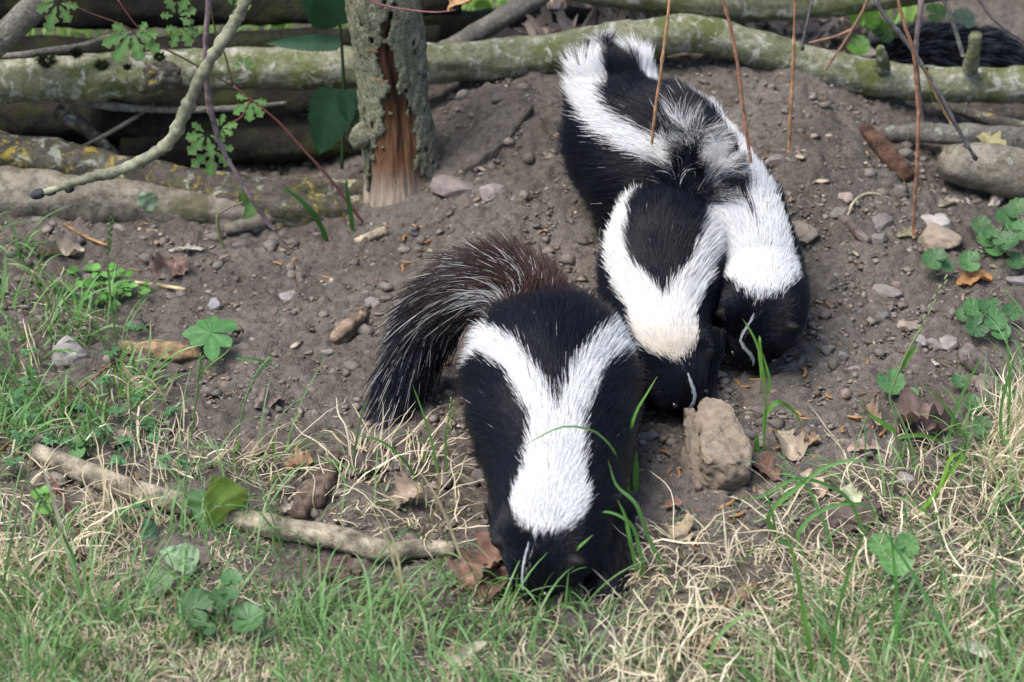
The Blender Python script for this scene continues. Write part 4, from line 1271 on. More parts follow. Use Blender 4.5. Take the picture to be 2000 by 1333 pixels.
GR, TAN, LG, DK, BR = (.20, .175, .165), (.30, .235, .175), (.36, .33, .30), (.10, .085, .08), (.19, .145, .115)
for k, (lb, u, v, w_, h_, c, tall, rot) in enumerate([
    ('rounded grey stone at the left edge of the grass', 142, 705, 90, 74, (.25, .225, .22), .85, 0),
    ('pale flat-topped clod right of the stake foot', 965, 382, 74, 56, (.25, .215, .20), .6, .3),
    ('large brown clod between the stake and the pale clod', 885, 372, 100, 60, (.19, .16, .145), .45, .2),
    ('broad brown stone right of the rear skunk\'s neck', 1560, 462, 96, 72, (.215, .18, .145), .5, -.4),
    ('big tan stone below the longest reddish twig', 1832, 478, 100, 78, (.30, .235, .175), .6, .1),
    ('whitish lumpy stone above the big tan stone', 1832, 440, 56, 54, LG, .6, .8),
    ('white speckled stone near the tan log', 1880, 402, 44, 44, (.42, .40, .39), .6, .3),
    ('long grey stone on the soil right of the rear skunk\'s nose', 1733, 574, 78, 40, (.21, .185, .165), .4, -.35),
    ('small brown stone touching the long grey stone', 1750, 560, 28, 24, BR, .6, .2),
    ('buff stone by the tall bent grass stalk', 1772, 640, 52, 36, (.28, .23, .18), .5, .1),
    ('dark round stone right of the buff stone', 1832, 635, 34, 30, (.15, .13, .125), .8, 0),
    ('pale angular stone between the middle skunk and the cracked rock', 1403, 736, 38, 30, (.37, .34, .30), .6, .4),
    ('pale stone chip beside the rear skunk\'s cheek', 1546, 579, 26, 17, (.45, .41, .34), .5, .1),
    ('round grey-brown pebble right of the grass seedling', 1614, 686, 34, 32, (.20, .175, .155), .7, .2),
    ('grey pebble touching the round pebble right of the seedling', 1644, 697, 32, 22, (.21, .19, .175), .5, -.3),
    ('grey pebble below the round pebble right of the seedling', 1614, 716, 24, 22, (.23, .21, .20), .6, .5),
    ('smooth oval tan pebble in the dry grass at lower right', 1938, 1140, 56, 28, (.40, .31, .20), .45, .05),
    ('dark grey stone at the front skunk\'s right flank', 1262, 858, 52, 36, (.15, .14, .145), .5, 0),
    ('grey stone at the front skunk\'s left foreleg', 935, 935, 40, 40, (.20, .175, .165), .8, .2),
    ('blue-grey pebble above the seven-fingered green leaf', 419, 602, 38, 40, (.23, .22, .225), .8, .3),
    ('pale lump half sunk in the soil above the wood chunk', 566, 582, 48, 34, (.26, .24, .23), .4, 0),
    ('dark stone under the seedling by the left log', 466, 485, 36, 24, (.16, .14, .135), .7, 0),
    ('reddish-brown stone left of the bark sliver', 438, 508, 24, 22, (.22, .16, .14), .7, .3),
    ('grey stone below the wood chunk with orange end', 640, 690, 34, 24, (.23, .205, .19), .5, .4),
    ('brown shiny stone in the soil left of centre', 440, 756, 30, 28, (.17, .12, .10), .6, .9),
    ('flat clod at the top of the soil left of the tail', 725, 590, 40, 48, (.20, .175, .16), .35, .5),
    ('tan pebble on the slope left of the rear skunk', 1088, 268, 16, 14, (.40, .28, .19), .7, 0),
    ('grey pebble on the slope left of the rear skunk', 1101, 291, 20, 24, (.26, .235, .22), .8, 0),
    ('brown stone under the straight orange twig', 1517, 322, 50, 34, (.19, .165, .15), .6, .2),
    ('cream pebble near the reddish bark plank', 1768, 305, 30, 20, (.38, .32, .25), .6, 0),
    ('pale brown pebble right of the reddish bark plank', 1806, 297, 20, 24, (.36, .28, .21), .6, .7),
    ('pinkish angular stone below the reddish bark plank', 1645, 385, 30, 36, (.30, .23, .20), .6, .6),
    ('dark lump left of the big tan stone', 1718, 438, 60, 46, (.16, .14, .13), .5, .3),
    ('grey clod below the dark lump left of the big tan stone', 1715, 466, 38, 28, (.19, .17, .155), .6, .2),
    ('brown clod right of the broad brown stone', 1640, 420, 50, 40, (.17, .145, .13), .6, .1),
    ('grey pebble left of the scalloped green leaf', 1668, 722, 30, 18, (.20, .18, .17), .5, .2),
    ('greyish stone in the row by the bent grass stalk', 1800, 668, 26, 36, (.22, .20, .19), .7, .2),
    ('second greyish stone right of the bent grass stalk', 1822, 672, 30, 36, (.21, .19, .175), .7, .6),
    ('broad grey stone right of the two greyish ones', 1852, 668, 44, 44, (.24, .215, .20), .5, .1),
    ('white pebble by the bark roll at right', 1828, 712, 14, 14, (.45, .43, .41), .8, 0),
    ('dark angular stone under the brown leaf heap', 1870, 880, 84, 70, (.13, .115, .115), .6, .2),
    ('grey stone in the grass below the dark angular stone', 1930, 760, 70, 50, (.17, .145, .125), .6, .3),
    ('smooth dark stone at the right edge by the ivy', 1990, 555, 70, 44, (.19, .17, .165), .5, 0),
    ('pale stone in the grass right of centre', 1765, 938, 40, 34, (.28, .26, .26), .6, 0),
    ('rounded pebble right of the cracked rock', 1540, 780, 26, 24, (.23, .205, .185), .8, .2),
    ('dark pebble right of the cracked rock', 1588, 830, 40, 26, (.09, .08, .085), .6, .1),
    ('dark fuzzy clod behind the mealworms', 1620, 815, 26, 38, (.10, .085, .08), .8, 0),
    ('brown clod near the upright mealworm', 1648, 778, 26, 30, (.14, .095, .075), .8, .5),
]):
    stone(lb, u, v, w_, h_, c, 500 + k, rot, tall)

# --- the big cracked rock
ck = empty('cracked_rock', G(1400, 900, 0)); tag(ck, 'big tan cracked rock beside the middle skunk\'s nose', 'rock')
def block(name, outline, z0, z1, c, seed, lip=.12):
    """rock slab: outline of its top in photo pixels (at height z1), tapering down to the ground"""
    top = np.array([tuple(G(u, v, z1)) for u, v in outline])
    top = catmull(np.vstack([top, top[:1]]), 121)[:-1]
    cen = top.mean(0)
    N = len(top)
    key = np.array([(0, .03, .0), (0, .30, .0), (0, .55, .0), (0, .78, -.0004), (0, .92, -.002), (0, 1.0, -.006), (.18, 1.03, -.010), (.42, 1.00, -.010), (.62, .99, -.008), (.82, .97, -.004), (1, .92, 0)])
    key = np.stack([np.interp(np.linspace(0, 10, 46), np.arange(11), key[:, k]) for k in range(3)], 1)
    rows = []
    for f, s, dz in key:
        q = cen + (top - cen) * s
        q[:, 2] = top[:, 2] + dz + (z0 - z1) * f
        rows.append(q)
    V = np.array(rows).reshape(-1, 3)
    d = V - cen; d /= np.linalg.norm(d, axis=1)[:, None] + 1e-9
    V = V + d * (.0052 * fbm(V[:, 0] * 45, V[:, 1] * 45, V[:, 2] * 45, seed, 5, .62))[:, None]
    V[:, 2] += .0030 * fbm(V[:, 0] * 60, V[:, 1] * 60, 0, seed + 2, 5, .6) - .004 * ss(vnoise(V[:, 0] * 90, V[:, 1] * 60, 0, seed + 3), .35, .8)
    I = np.arange(len(V)).reshape(-1, N); I2 = np.roll(I, -1, 1)
    F = [tuple(f) for f in np.stack([I[:-1], I[1:], I2[1:], I2[:-1]], -1).reshape(-1, 4)] + [tuple(I[0])]
    cc = np.asarray(c)[None] * (1 + .18 * fbm(V[:, 0] * 40, V[:, 1] * 40, V[:, 2] * 40, seed, 4))[:, None]
    return mesh(name, V, F, MAT['rock'], ck, col=np.clip(cc, .02, .7))
block('main_block', [(1372, 772), (1395, 770), (1422, 782), (1440, 800), (1450, 828), (1458, 850), (1468, 868), (1464, 890), (1440, 900), (1408, 906), (1380, 898), (1366, 870), (1368, 830), (1360, 795)], -.005, .034, (.235, .19, .145), 31)
block('side_slab', [(1336, 794), (1352, 792), (1360, 812), (1363, 840), (1362, 862), (1350, 858), (1338, 842), (1344, 822)], -.005, .027, (.195, .16, .125), 32)
block('hollow_base', [(1332, 868), (1352, 866), (1372, 884), (1396, 908), (1430, 914), (1440, 926), (1400, 936), (1360, 926), (1334, 900)], -.008, .012, (.18, .148, .115), 33)

# --- dark rough lump in the grass at right
o = stone('dark purplish-brown rough clod in the grass at lower right', 1645, 1030, 190, 105, (.115, .09, .08), 77, .15, .50, 5, amp=.42, sharp=.6, name='soil_clod', cat='clod', mat='rock')
stone('dark brown crumbly lump in the grass below the broken stick', 668, 1120, 90, 90, (.10, .07, .058), 78, .5, .6, 5, amp=.55, sharp=.3, name='soil_clod', cat='clod', mat='rock')

# ================================================================ STICKS AND BARK
def stick(label, pts, c, r=None, seed=0, name='stick', cat='stick', rough=.22, mat='wood', lift=.8, seg=22, group='sticks and bark pieces on the ground', iso=.45):
    q = []
    for u, v, rp in pts:
        p = G(u, v, 0); rr = rp * px(p); p = G(u, v, rr * lift); q.append((p.x, p.y, p.z, rr))
    L = sum(np.linalg.norm(np.subtract(q[i + 1][:3], q[i][:3])) for i in range(len(q) - 1))
    V, F = tube(q, max(16, int(L / .0022)), seg, rough, 110, seed, iso=iso)
    cc = np.asarray(c)[None] * (1 + .45 * fbm(V[:, 0] * 80, V[:, 1] * 80, V[:, 2] * 80, seed, 4))[:, None]
    o = mesh(name, V, F, MAT[mat], col=np.clip(cc, .01, .7))
    return tag(o, label, cat, group)

stick('long pale stick lying across the lower left grass up to the front skunk', [(70, 884, 18), (150, 915, 22), (230, 948, 22), (360, 984, 21), (460, 1012, 21), (560, 1034, 22), (650, 1048, 23), (725, 1070, 23), (765, 1078, 20), (820, 1072, 18), (888, 1076, 16)], (.27, .235, .175), seed=2, lift=1.4, rough=.11)
stick('knobbly dark brown root piece standing in the grass', [(655, 895, 14), (640, 930, 20), (615, 965, 22), (592, 990, 20), (580, 1012, 17)], (.12, .088, .07), seed=3, rough=.42)
stick('wood chunk with a bare orange end on the soil', [(648, 668, 9), (664, 655, 16), (685, 638, 18), (705, 620, 13), (716, 606, 6)], (.21, .155, .115), seed=4, rough=.4)
stick('splintered tan wood piece beside the seven-fingered leaf', [(240, 682, 13), (290, 686, 16), (340, 690, 17), (392, 692, 10)], (.30, .20, .12), seed=5, rough=.35, name='wood_piece')
stick('pale split wood chip at the stake foot', [(694, 472, 6), (715, 466, 9), (738, 456, 10), (756, 450, 9)], (.40, .34, .24), seed=6, rough=.2, name='wood_chip')
stick('reddish-brown bark plank on the slope at right', [(1686, 252, 13), (1715, 280, 16), (1745, 315, 17), (1778, 350, 14)], (.085, .05, .036), seed=7, rough=.18, name='bark_plank')
stick('pale short stick leaning by the tan log', [(1822, 284, 6), (1836, 305, 10), (1850, 328, 12), (1862, 345, 10)], (.25, .20, .16), seed=8, rough=.2)
stick('dark knobbly stick on the soil right of the skunks', [(1640, 425, 7), (1662, 440, 9), (1680, 458, 10), (1696, 474, 9)], (.15, .12, .11), seed=9, rough=.25)
stick('whitish bark bit below the tan log', [(1936, 405, 7), (1944, 390, 11), (1954, 376, 9)], (.40, .34, .29), seed=10, rough=.3, name='bark_piece')
stick('rolled dark bark piece near the ivy at right', [(1886, 682, 18), (1900, 700, 20), (1925, 722, 18), (1940, 735, 14)], (.14, .12, .11), seed=11, rough=.2, name='bark_piece')
stick('thin red-brown stem lying diagonally across the left grass', [(0, 880, 3), (60, 830, 3), (130, 780, 3), (200, 725, 3), (245, 695, 2.5)], (.22, .12, .07), seed=12, lift=3, seg=7)
stick('curved dark red stem in the lower left grass', [(36, 880, 3), (90, 925, 3), (125, 975, 3.5), (150, 1035, 4), (160, 1080, 4), (145, 1110, 3)], (.17, .07, .06), seed=13, lift=3, seg=7)
stick('thin brown stem at the top of the left grass', [(125, 438, 3), (165, 462, 3), (215, 482, 3)], (.28, .17, .09), seed=14, lift=3, seg=7)
stick('pale straw by the brown curled leaf', [(264, 552, 3), (300, 556, 3.5), (362, 566, 4)], (.48, .38, .22), seed=15, lift=2, seg=7)
stick('pale curved dry root on the soil at right', [(1655, 422, 3), (1670, 392, 3), (1700, 378, 3), (1730, 385, 2.5), (1752, 396, 2)], (.36, .31, .20), seed=16, lift=2.5, seg=7)
stick('woody chip in the straw at lower right', [(1428, 1180, 10), (1450, 1165, 16), (1472, 1148, 14)], (.22, .15, .10), seed=17, rough=.3, name='wood_chip')
stick('small brown stick under the cracked rock', [(1352, 918, 7), (1358, 935, 8), (1366, 955, 8)], (.17, .13, .115), seed=18)
stick('grey bark chip below the cracked rock', [(1405, 955, 6), (1425, 945, 7), (1444, 940, 6)], (.22, .19, .17), seed=19, rough=.3, name='bark_piece')
stick('dark stub at the left of the wood chunk', [(1655, 130 + 700, 6), (1665, 850, 7), (1672, 862, 5)], (.12, .10, .09), seed=20)

# soil-covered slab of bark leaning on the mound
sl = [(905, 330), (935, 312), (990, 268), (1042, 206), (1018, 196), (985, 210), (930, 240), (892, 285)]
top = np.array([tuple(G(u, v, .011)) for u, v in sl]); bot = top - np.array([0, 0, .013])
n_ = len(sl)
bm_ = bmesh.new()
vt_ = [bm_.verts.new(q) for q in top]; vb_ = [bm_.verts.new(q) for q in bot]
bm_.faces.new(vt_); bm_.faces.new(vb_[::-1])
for i in range(n_): bm_.faces.new((vt_[i], vb_[i], vb_[(i + 1) % n_], vt_[(i + 1) % n_]))
bmesh.ops.triangulate(bm_, faces=bm_.faces)
bmesh.ops.subdivide_edges(bm_, edges=bm_.edges, cuts=3, use_grid_fill=True)
bm_.verts.index_update()
V = np.array([v.co[:] for v in bm_.verts]); F = [tuple(v.index for v in f.verts) for f in bm_.faces]; bm_.free()
V[:, 2] += .0035 * fbm(V[:, 0] * 60, V[:, 1] * 60, 0, 9, 4)
tag(mesh('bark_slab', V, F, MAT['soil']), 'flat soil-covered bark slab leaning on the mound right of the stake', 'bark')

# ================================================================ DEAD LEAVES
GD = 'dry leaves on the ground'
def dead(label, u0, v0, u1, v1, wpx, c, seed, h0=.003, h1=.008, wav=.16, curl=1.5, rag=.3, mat='dead', name='dry_leaf', lob=.25, nlob=3, cat='leaf', prof='dead', group=GD, n=32, bend=0.05, fold=.1):
    p0, p1 = G(u0, v0, h0), G(u1, v1, h1)
    W = wpx * px(p0)
    V, F = leaf_geo((p1 - p0).length, W, n=n, prof=prof, rag=rag, wav=wav, curl=curl, lob=lob, nlob=nlob, seed=seed, bend=bend, fold=fold, m=11)
    cols = vein_col(V, c, (p1 - p0).length, W, seed, None, 11)
    rs = np.random.default_rng(seed)
    up = Vector((rs.uniform(-.3, .3), -.25 + rs.uniform(-.2, .2), 1))
    V = place(V, p0, p1 - p0, up)
    low = H(V[:, 0], V[:, 1]) + .002
    V[:, 2] = np.maximum(V[:, 2], low)
    o = mesh(name, V, F, MAT[mat], col=cols)
    return tag(o, label, cat, group)
dead('big brown crumpled leaf against the front skunk\'s face', 905, 1150, 985, 1050, 110, (.21, .125, .095), 1, h1=.03, wav=.2)
dead('second fold of brown leaf under the front skunk\'s chin', 940, 1175, 990, 1110, 80, (.16, .095, .075), 2, h1=.015)
dead('grey-brown curled leaf at the far left below the pale log', 68, 500, 165, 490, 56, (.30, .255, .205), 3, h1=.01, curl=3)
dead('reddish-brown crumpled leaf at the upper left soil edge', 300, 545, 368, 505, 76, (.20, .13, .11), 4, h1=.016, wav=.25)
dead('orange-tan leaf lying in the grass left of centre', 556, 912, 612, 905, 52, (.42, .255, .16), 5)
dead('brown leaf scrap on the soil left of the front skunk', 485, 800, 555, 768, 46, (.19, .15, .135), 6, wav=.3)
dead('buff dry leaf just right of the cracked rock', 1520, 842, 1556, 898, 62, (.30, .245, .18), 7, h1=.006, lob=.1)
dead('tan leaf with pointed lobes right of the buff leaf', 1570, 872, 1600, 850, 40, (.30, .21, .13), 8, lob=.5)
dead('broad purplish-brown leaf heap at the right', 1748, 838, 1862, 812, 90, (.20, .145, .125), 9, h1=.02, wav=.3, curl=3)
dead('curled dark leaf on top of the leaf heap at the right', 1790, 850, 1880, 830, 44, (.13, .09, .08), 10, h0=.012, h1=.02, curl=5)
dead('orange-brown shiny leaf under the ivy at the right edge', 1868, 556, 1938, 538, 42, (.33, .175, .075), 11, h1=.008, rag=.1, lob=0)
dead('dark brown leaf below the cracked rock', 1474, 900, 1520, 935, 52, (.13, .075, .06), 12, h1=.012)
dead('pale tan leaf standing in the grass right of the rock', 1566, 920, 1606, 972, 46, (.42, .33, .25), 13, h0=.02, h1=.005, lob=.1)
dead('pale torn leaf in the grass below the cracked rock', 1305, 1030, 1345, 1062, 60, (.36, .29, .20), 14, rag=.5)
dead('tan leaf half hidden in the grass left of the front skunk', 765, 990, 825, 950, 70, (.27, .21, .16), 15, h1=.02)
dead('dull brown leaf scrap beside the knobbly root', 545, 1000, 580, 985, 26, (.30, .26, .22), 16)
dead('brown leaf curl in the left groundcover', 100, 790, 160, 770, 60, (.14, .10, .08), 17, h1=.012)
dead('grey dead leaf patch near the left groundcover', 210, 870, 260, 850, 50, (.26, .215, .165), 18)
dead('yellow-green oak leaf on the tan log at right', 1898, 258, 1965, 290, 42, (.26, .24, .13), 19, h0=.045, h1=.05, lob=.45, nlob=4)
dead('grey-tan leaf scrap among the stones at right', 1832, 402, 1880, 392, 24, (.36, .31, .23), 20)
dead('tan leaf scrap under the big tan stone', 1752, 462, 1790, 452, 26, (.30, .27, .18), 21)
dead('dry leaf curl at the lower middle of the grass', 880, 1300, 950, 1255, 40, (.30, .29, .21), 22, h0=.02, h1=.05)
dead('small brown dry leaf in the straw at lower right', 1362, 1262, 1410, 1255, 36, (.27, .16, .09), 23, h1=.012)
dead('pale leaf in the grass at the lower right corner', 1868, 1262, 1930, 1282, 40, (.36, .36, .29), 24, h0=.02, h1=.02)
dead('pale green faded leaf above the dark clod', 1650, 950, 1680, 985, 34, (.36, .38, .25), 25, h0=.02, h1=.02)
dead('curled pale leaf strip near the bent grass stalk', 1688, 800, 1718, 830, 26, (.30, .22, .16), 26, h1=.015, curl=6)
dead('dusty pink leaf scraps below the mealworms', 1655, 880, 1720, 872, 28, (.34, .26, .22), 27, h1=.01, rag=.6)
dead('pale leaf litter scrap at the upper left soil edge', 330, 492, 398, 484, 20, (.36, .33, .28), 28)
dead('dark flat leaf under the grass left of the front skunk', 660, 930, 760, 905, 60, (.15, .12, .11), 29)
dead('flat brown leaf in the left grass behind the stick', 470, 890, 520, 870, 46, (.24, .19, .155), 30)
dead('red-brown leaf scrap in front of the cracked rock', 1298, 990, 1332, 980, 26, (.30, .18, .13), 31)
dead('dark brown scrap of leaf right of the dark root', 1100 + 55, 1145, 1190, 1120, 30, (.20, .12, .09), 32)

# ================================================================ GROUND PLANTS
# seven-fingered leaf
sf = empty('cinquefoil_seedling', G(412, 700, 0)); tag(sf, 'single green leaf of seven rounded leaflets on the bare soil', 'plant')
cq = G(412, 650, .022)
for k, (u, v, w_) in enumerate([(355, 650, 34), (388, 622, 32), (418, 614, 32), (464, 628, 36), (372, 672, 34), (450, 675, 34), (415, 702, 32)]):
    tp = G(u, v, .022)
    leafpp(cq, tp, w_ * px(cq), 'leaf', (0.085, 0.215, 0.07), sf, 'leaflet', up=Vector((.1, -.35, 1)), n=34, prof='obovate', serr=.10, nser=9, bend=.06, fold=.06, seed=k)
stem('stem', [(G(412, 700, 0), .0012), (G(415, 680, .012), .0011), (cq, .001)], (.12, .2, .08), sf)

def scallop_plant(label, base, leaves, c, seed, group=None, name='ground_ivy'):
    e = empty(name, G(base[0], base[1], 0)); tag(e, label, 'plant', group)
    for k, (u, v, s, h, rot) in enumerate(leaves):
        p = G(u, v, h); rs = np.random.default_rng(seed + k)
        nn = Vector((rs.uniform(-.35, .35), -.45 + rs.uniform(-.3, .2), 1)).normalized()
        round_leaf('leaf', p, s * px(p), nn, rot, np.asarray(c) * rs.uniform(.8, 1.2), e, seed=seed + k)
        b0 = G(base[0] + (u - base[0]) * .25, base[1] + (v - base[1]) * .25, 0)
        stem('stalk', [(b0, .0011), ((b0 + p) / 2 + Vector((0, 0, .005)), .001), (p, .0009)], np.asarray(c) * 1.4, e)
IV = 'green ground plants'
scallop_plant('single scalloped green leaf on the soil at right', (1755, 778), [(1740, 750, 30, .014, 2.6), (1782, 768, 14, .010, .5)], (.085, .20, .07), 10, IV)
scallop_plant('arched green leaf left of the ivy patch at right', (1808, 530), [(1824, 506, 26, .025, -.8), (1848, 520, 18, .016, 1.6)], (.07, .17, .06), 20, IV)
scallop_plant('cluster of green ivy leaves at the right edge', (1950, 490), [(1915, 440, 20, .02, -1), (1965, 428, 24, .03, .5), (1990, 408, 26, .04, 0), (1925, 468, 20, .02, -1.2), (1968, 472, 26, .03, 1), (1945, 488, 20, .015, 2.6), (2000, 450, 24, .03, 1.4), (1985, 512, 22, .015, 2), (1892, 512, 24, .018, -1.5), (1935, 455, 18, .03, 0)], (.075, .175, .06), 30, IV)
scallop_plant('low green leaves under the ivy at the right edge', (1930, 625), [(1900, 605, 26, .016, -1.4), (1925, 600, 20, .02, -.4), (1945, 628, 26, .018, 2.0), (1905, 640, 24, .014, -2.2), (1880, 615, 16, .012, -1.5), (1955, 648, 22, .014, 1.8), (1975, 610, 20, .02, .6), (1940, 590, 12, .02, 0)], (.07, .17, .06), 40, IV)
scallop_plant('round veined leaves of a mallow seedling in the lower right grass', (1735, 1150), [(1722, 1068, 32, .045, -.6), (1772, 1064, 26, .055, .5), (1752, 1100, 36, .045, 2.2)], (.13, .27, .09), 50, IV, 'mallow_seedling')
scallop_plant('dark round-leaved plant in the lower left grass', (445, 1230), [(378, 1188, 40, .03, -1.2), (486, 1210, 36, .028, 1.6), (452, 1130, 22, .05, 0), (448, 1158, 20, .045, .8), (430, 1172, 24, .04, 1), (412, 1230, 14, .02, 2)], (.075, .17, .06), 60, IV, 'mallow_seedling')
scallop_plant('small round leaves by the red stem at left', (145, 885), [(148, 862, 20, .015, 0), (152, 885, 18, .010, 2.5)], (.10, .23, .07), 70, IV)
scallop_plant('pale oval leaf pair in the grass at the right', (1925, 845), [(1915, 832, 22, .018, -1), (1925, 848, 14, .012, 1)], (.14, .26, .12), 80, IV)
scallop_plant('bright clover-like sprig above the broken stick at left', (80, 1005), [(70, 965, 12, .03, -1), (88, 958, 12, .035, 0), (98, 972, 12, .03, 1), (74, 992, 13, .02, -2), (92, 996, 13, .02, 2)], (.14, .30, .06), 90, IV, 'clover')
scallop_plant('leaf pair at the foot of the tall bent stalk', (1885, 760), [(1872, 745, 18, .015, -1), (1900, 790, 22, .012, 2)], (.075, .17, .06), 95, IV)

# bushy bright chickweed at the left
cw_ = empty('chickweed', G(205, 590, 0)); tag(cw_, 'bushy bright green chickweed clump at the left edge of the soil', 'plant')
rs = np.random.default_rng(5)
for k in range(60):
    a, r_ = rs.uniform(0, 2 * math.pi), rs.uniform(0, 1) ** .6
    u, v = 205 + 80 * r_ * math.cos(a), 558 + 42 * r_ * math.sin(a)
    h = rs.uniform(.008, .035) * (1.1 - r_ * .6)
    p = G(u, v, h)
    th = rs.uniform(0, 2 * math.pi)
    d = Vector((math.cos(th), math.sin(th), rs.uniform(-.2, .4)))
    L = rs.uniform(.008, .015)
    leafpp(p, p + d * L, L * .75, 'leaf', np.array((.10, .25, .05)) * rs.uniform(.7, 1.3), cw_, n=9, up=Vector((rs.uniform(-.4, .4), -.4, 1)), seed=k)
for k in range(14):
    u, v = 205 + rs.uniform(-60, 60), 560 + rs.uniform(-25, 30)
    b0 = G(205 + rs.uniform(-25, 25), 590, 0)
    stem('stem', [(b0, .0009), (G(u, v + 10, .015), .0008), (G(u, v, .028), .0006)], (.12, .25, .08), cw_, n=8, seg=5)

# broad plantain leaves over the stick
def plantain(label, lst, base, seed):
    e = empty('plantain', G(base[0], base[1], 0)); tag(e, label, 'plant', IV)
    for k, (a, b_, w_, h0, h1, c) in enumerate(lst):
        p0, p1 = G(*a, h0), G(*b_, h1)
        leafpp(p0, p1, w_ * px(p0), 'leaf', c, e, up=Vector((.1, -.6, 1)), n=26, prof='heart', rag=.08, wav=.08, bend=.08, fold=.12, seed=seed + k)
plantain('yellowing broad leaf standing over the gap in the pale stick', [((448, 1005), (418, 935), 100, .02, .065, (.24, .33, .07)), ((430, 1010), (488, 965), 70, .01, .035, (.10, .22, .07)), ((420, 965), (400, 1040), 90, .03, .006, (.095, .20, .075)), ((430, 985), (470, 1045), 80, .02, .006, (.095, .20, .075))], (440, 1010), 1)
plantain('pale green broad leaves lying in the lower left grass', [((385, 1100), (312, 1075), 62, .02, .03, (.20, .31, .17)), ((330, 1150), (278, 1125), 60, .012, .016, (.15, .24, .13)), ((295, 1050), (283, 1012), 38, .01, .03, (.13, .24, .14))], (350, 1110), 20)

# feathery lobed groundcover on the left
rs = np.random.default_rng(17)
for k, (u, v, s) in enumerate([(40, 770, 34), (75, 820, 36), (30, 850, 34), (110, 850, 30), (20, 905, 28), (150, 800, 28), (215, 690, 26), (235, 800, 30), (262, 770, 28), (205, 830, 30), (280, 820, 30), (300, 850, 24), (250, 865, 28), (225, 905, 30), (330, 800, 24), (60, 735, 26), (20, 800, 28), (265, 640, 22), (245, 1000, 26), (270, 985, 24), (60, 690, 22), (205, 740, 22), (320, 900, 22), (355, 905, 20)]):
    e = empty('geranium_seedling', G(u, v, 0))
    e['label'] = ('tiny' if s < 25 else ('small' if s < 30 else 'larger')) + ' feathery green seedling ' + spot(u, v); SMALL.append((e, spot.d)); e['category'] = 'plant'; e['group'] = 'feathery seedlings in the left groundcover'
    for j in range(3):
        p = G(u + rs.uniform(-.5, .5) * s, v + rs.uniform(-.4, .4) * s, rs.uniform(.010, .026))
        sz = s * .62 * px(p); a0 = rs.uniform(0, 6.28); sp = []
        for da in (-85, -42, 0, 42, 85):
            th = a0 + R(da)
            d = Vector((math.cos(th), math.sin(th), rs.uniform(-.15, .15)))
            q = p + d * sz * .1
            sp.append((q, q + d * sz * rs.uniform(.8, 1.05), sz * .5, dict(n=16, prof='obovate', lob=.5, nlob=2.5, bend=.1, up=Vector((0, -.35, 1)))))
        cc = np.array((.065, .175, .065)) * rs.uniform(.75, 1.3)
        multileaf('leaf', sp, 'leaf', cc, e, None, k * 7 + j)
        stem('stalk', [(G(u, v, 0), .0007), (p, .0006)], (.10, .2, .08), e, n=5, seg=5)

# ================================================================ MEALWORMS
def worm_geo():
    t = np.linspace(0, 1, 19)
    pts = np.stack([(t - .5) * .0155, .0022 * np.sin(t * math.pi), np.zeros(19) + .0016, .00155 * (np.sin(np.pi * np.clip(t, .03, .97)) ** .25) * (1 + .10 * np.cos(t * 2 * math.pi * 9))], 1)
    return tube(pts, 37, 8, 0)
Vw, Fw = worm_geo()
wm = bpy.data.meshes.new('mealworm'); wm.from_pydata([tuple(q) for q in Vw], [], Fw)
seg_ = (np.arange(len(Vw)) // 8) % 4
cw2 = np.where((seg_ == 0)[:, None], np.array([.16, .075, .025]), np.array([.36, .19, .075])); cw2[-2:] = (.12, .06, .03)
setcol(wm, cw2); wm.materials.append(MAT['larva']); wm.polygons.foreach_set('use_smooth', np.ones(len(wm.polygons), bool))
rs = np.random.default_rng(3)
WP = [(1437, 752), (1452, 758), (1396, 768), (1568, 733), (1690, 714), (1620, 778), (1672, 820), (1512, 845), (1648, 845), (1700, 840), (1722, 848), (1555, 812), (1572, 822), (1298, 890), (1302, 925), (1322, 930), (1290, 942), (1420, 990), (1415, 1000), (1310, 945), (820, 446), (792, 470), (835, 476), (768, 504), (796, 516), (784, 530), (577, 516), (540, 520), (640, 545), (1604, 232), (1395, 1165), (1402, 1188), (1432, 1192), (1412, 1206), (1352, 1188), (1365, 1238), (1345, 1262), (1400, 1292), (1645, 1318), (1385, 1215), (1330, 1290), (1372, 1052), (1365, 1065), (1930, 1112), (1480, 745), (1500, 700), (1545, 745), (1440, 1010), (860, 665), (870, 715), (1530, 880), (905, 745), (1600, 900)]
for k, (u, v) in enumerate(WP):
    o = bpy.data.objects.new('mealworm', wm); COL.objects.link(o)
    p = G(u, v, 0); o.location = p + Vector((0, 0, .0015))
    o.rotation_euler = (rs.uniform(-.2, .2), rs.uniform(-.2, .2), rs.uniform(0, 6.28))
    s_ = rs.uniform(.75, 1.15); o.scale = (s_, s_ * (1 if k % 2 else -1) if False else s_, s_)
    tag(o, 'orange-brown mealworm ' + spot(u, v), 'mealworm', 'mealworms scattered as feed'); SMALL.append((o, spot.d))
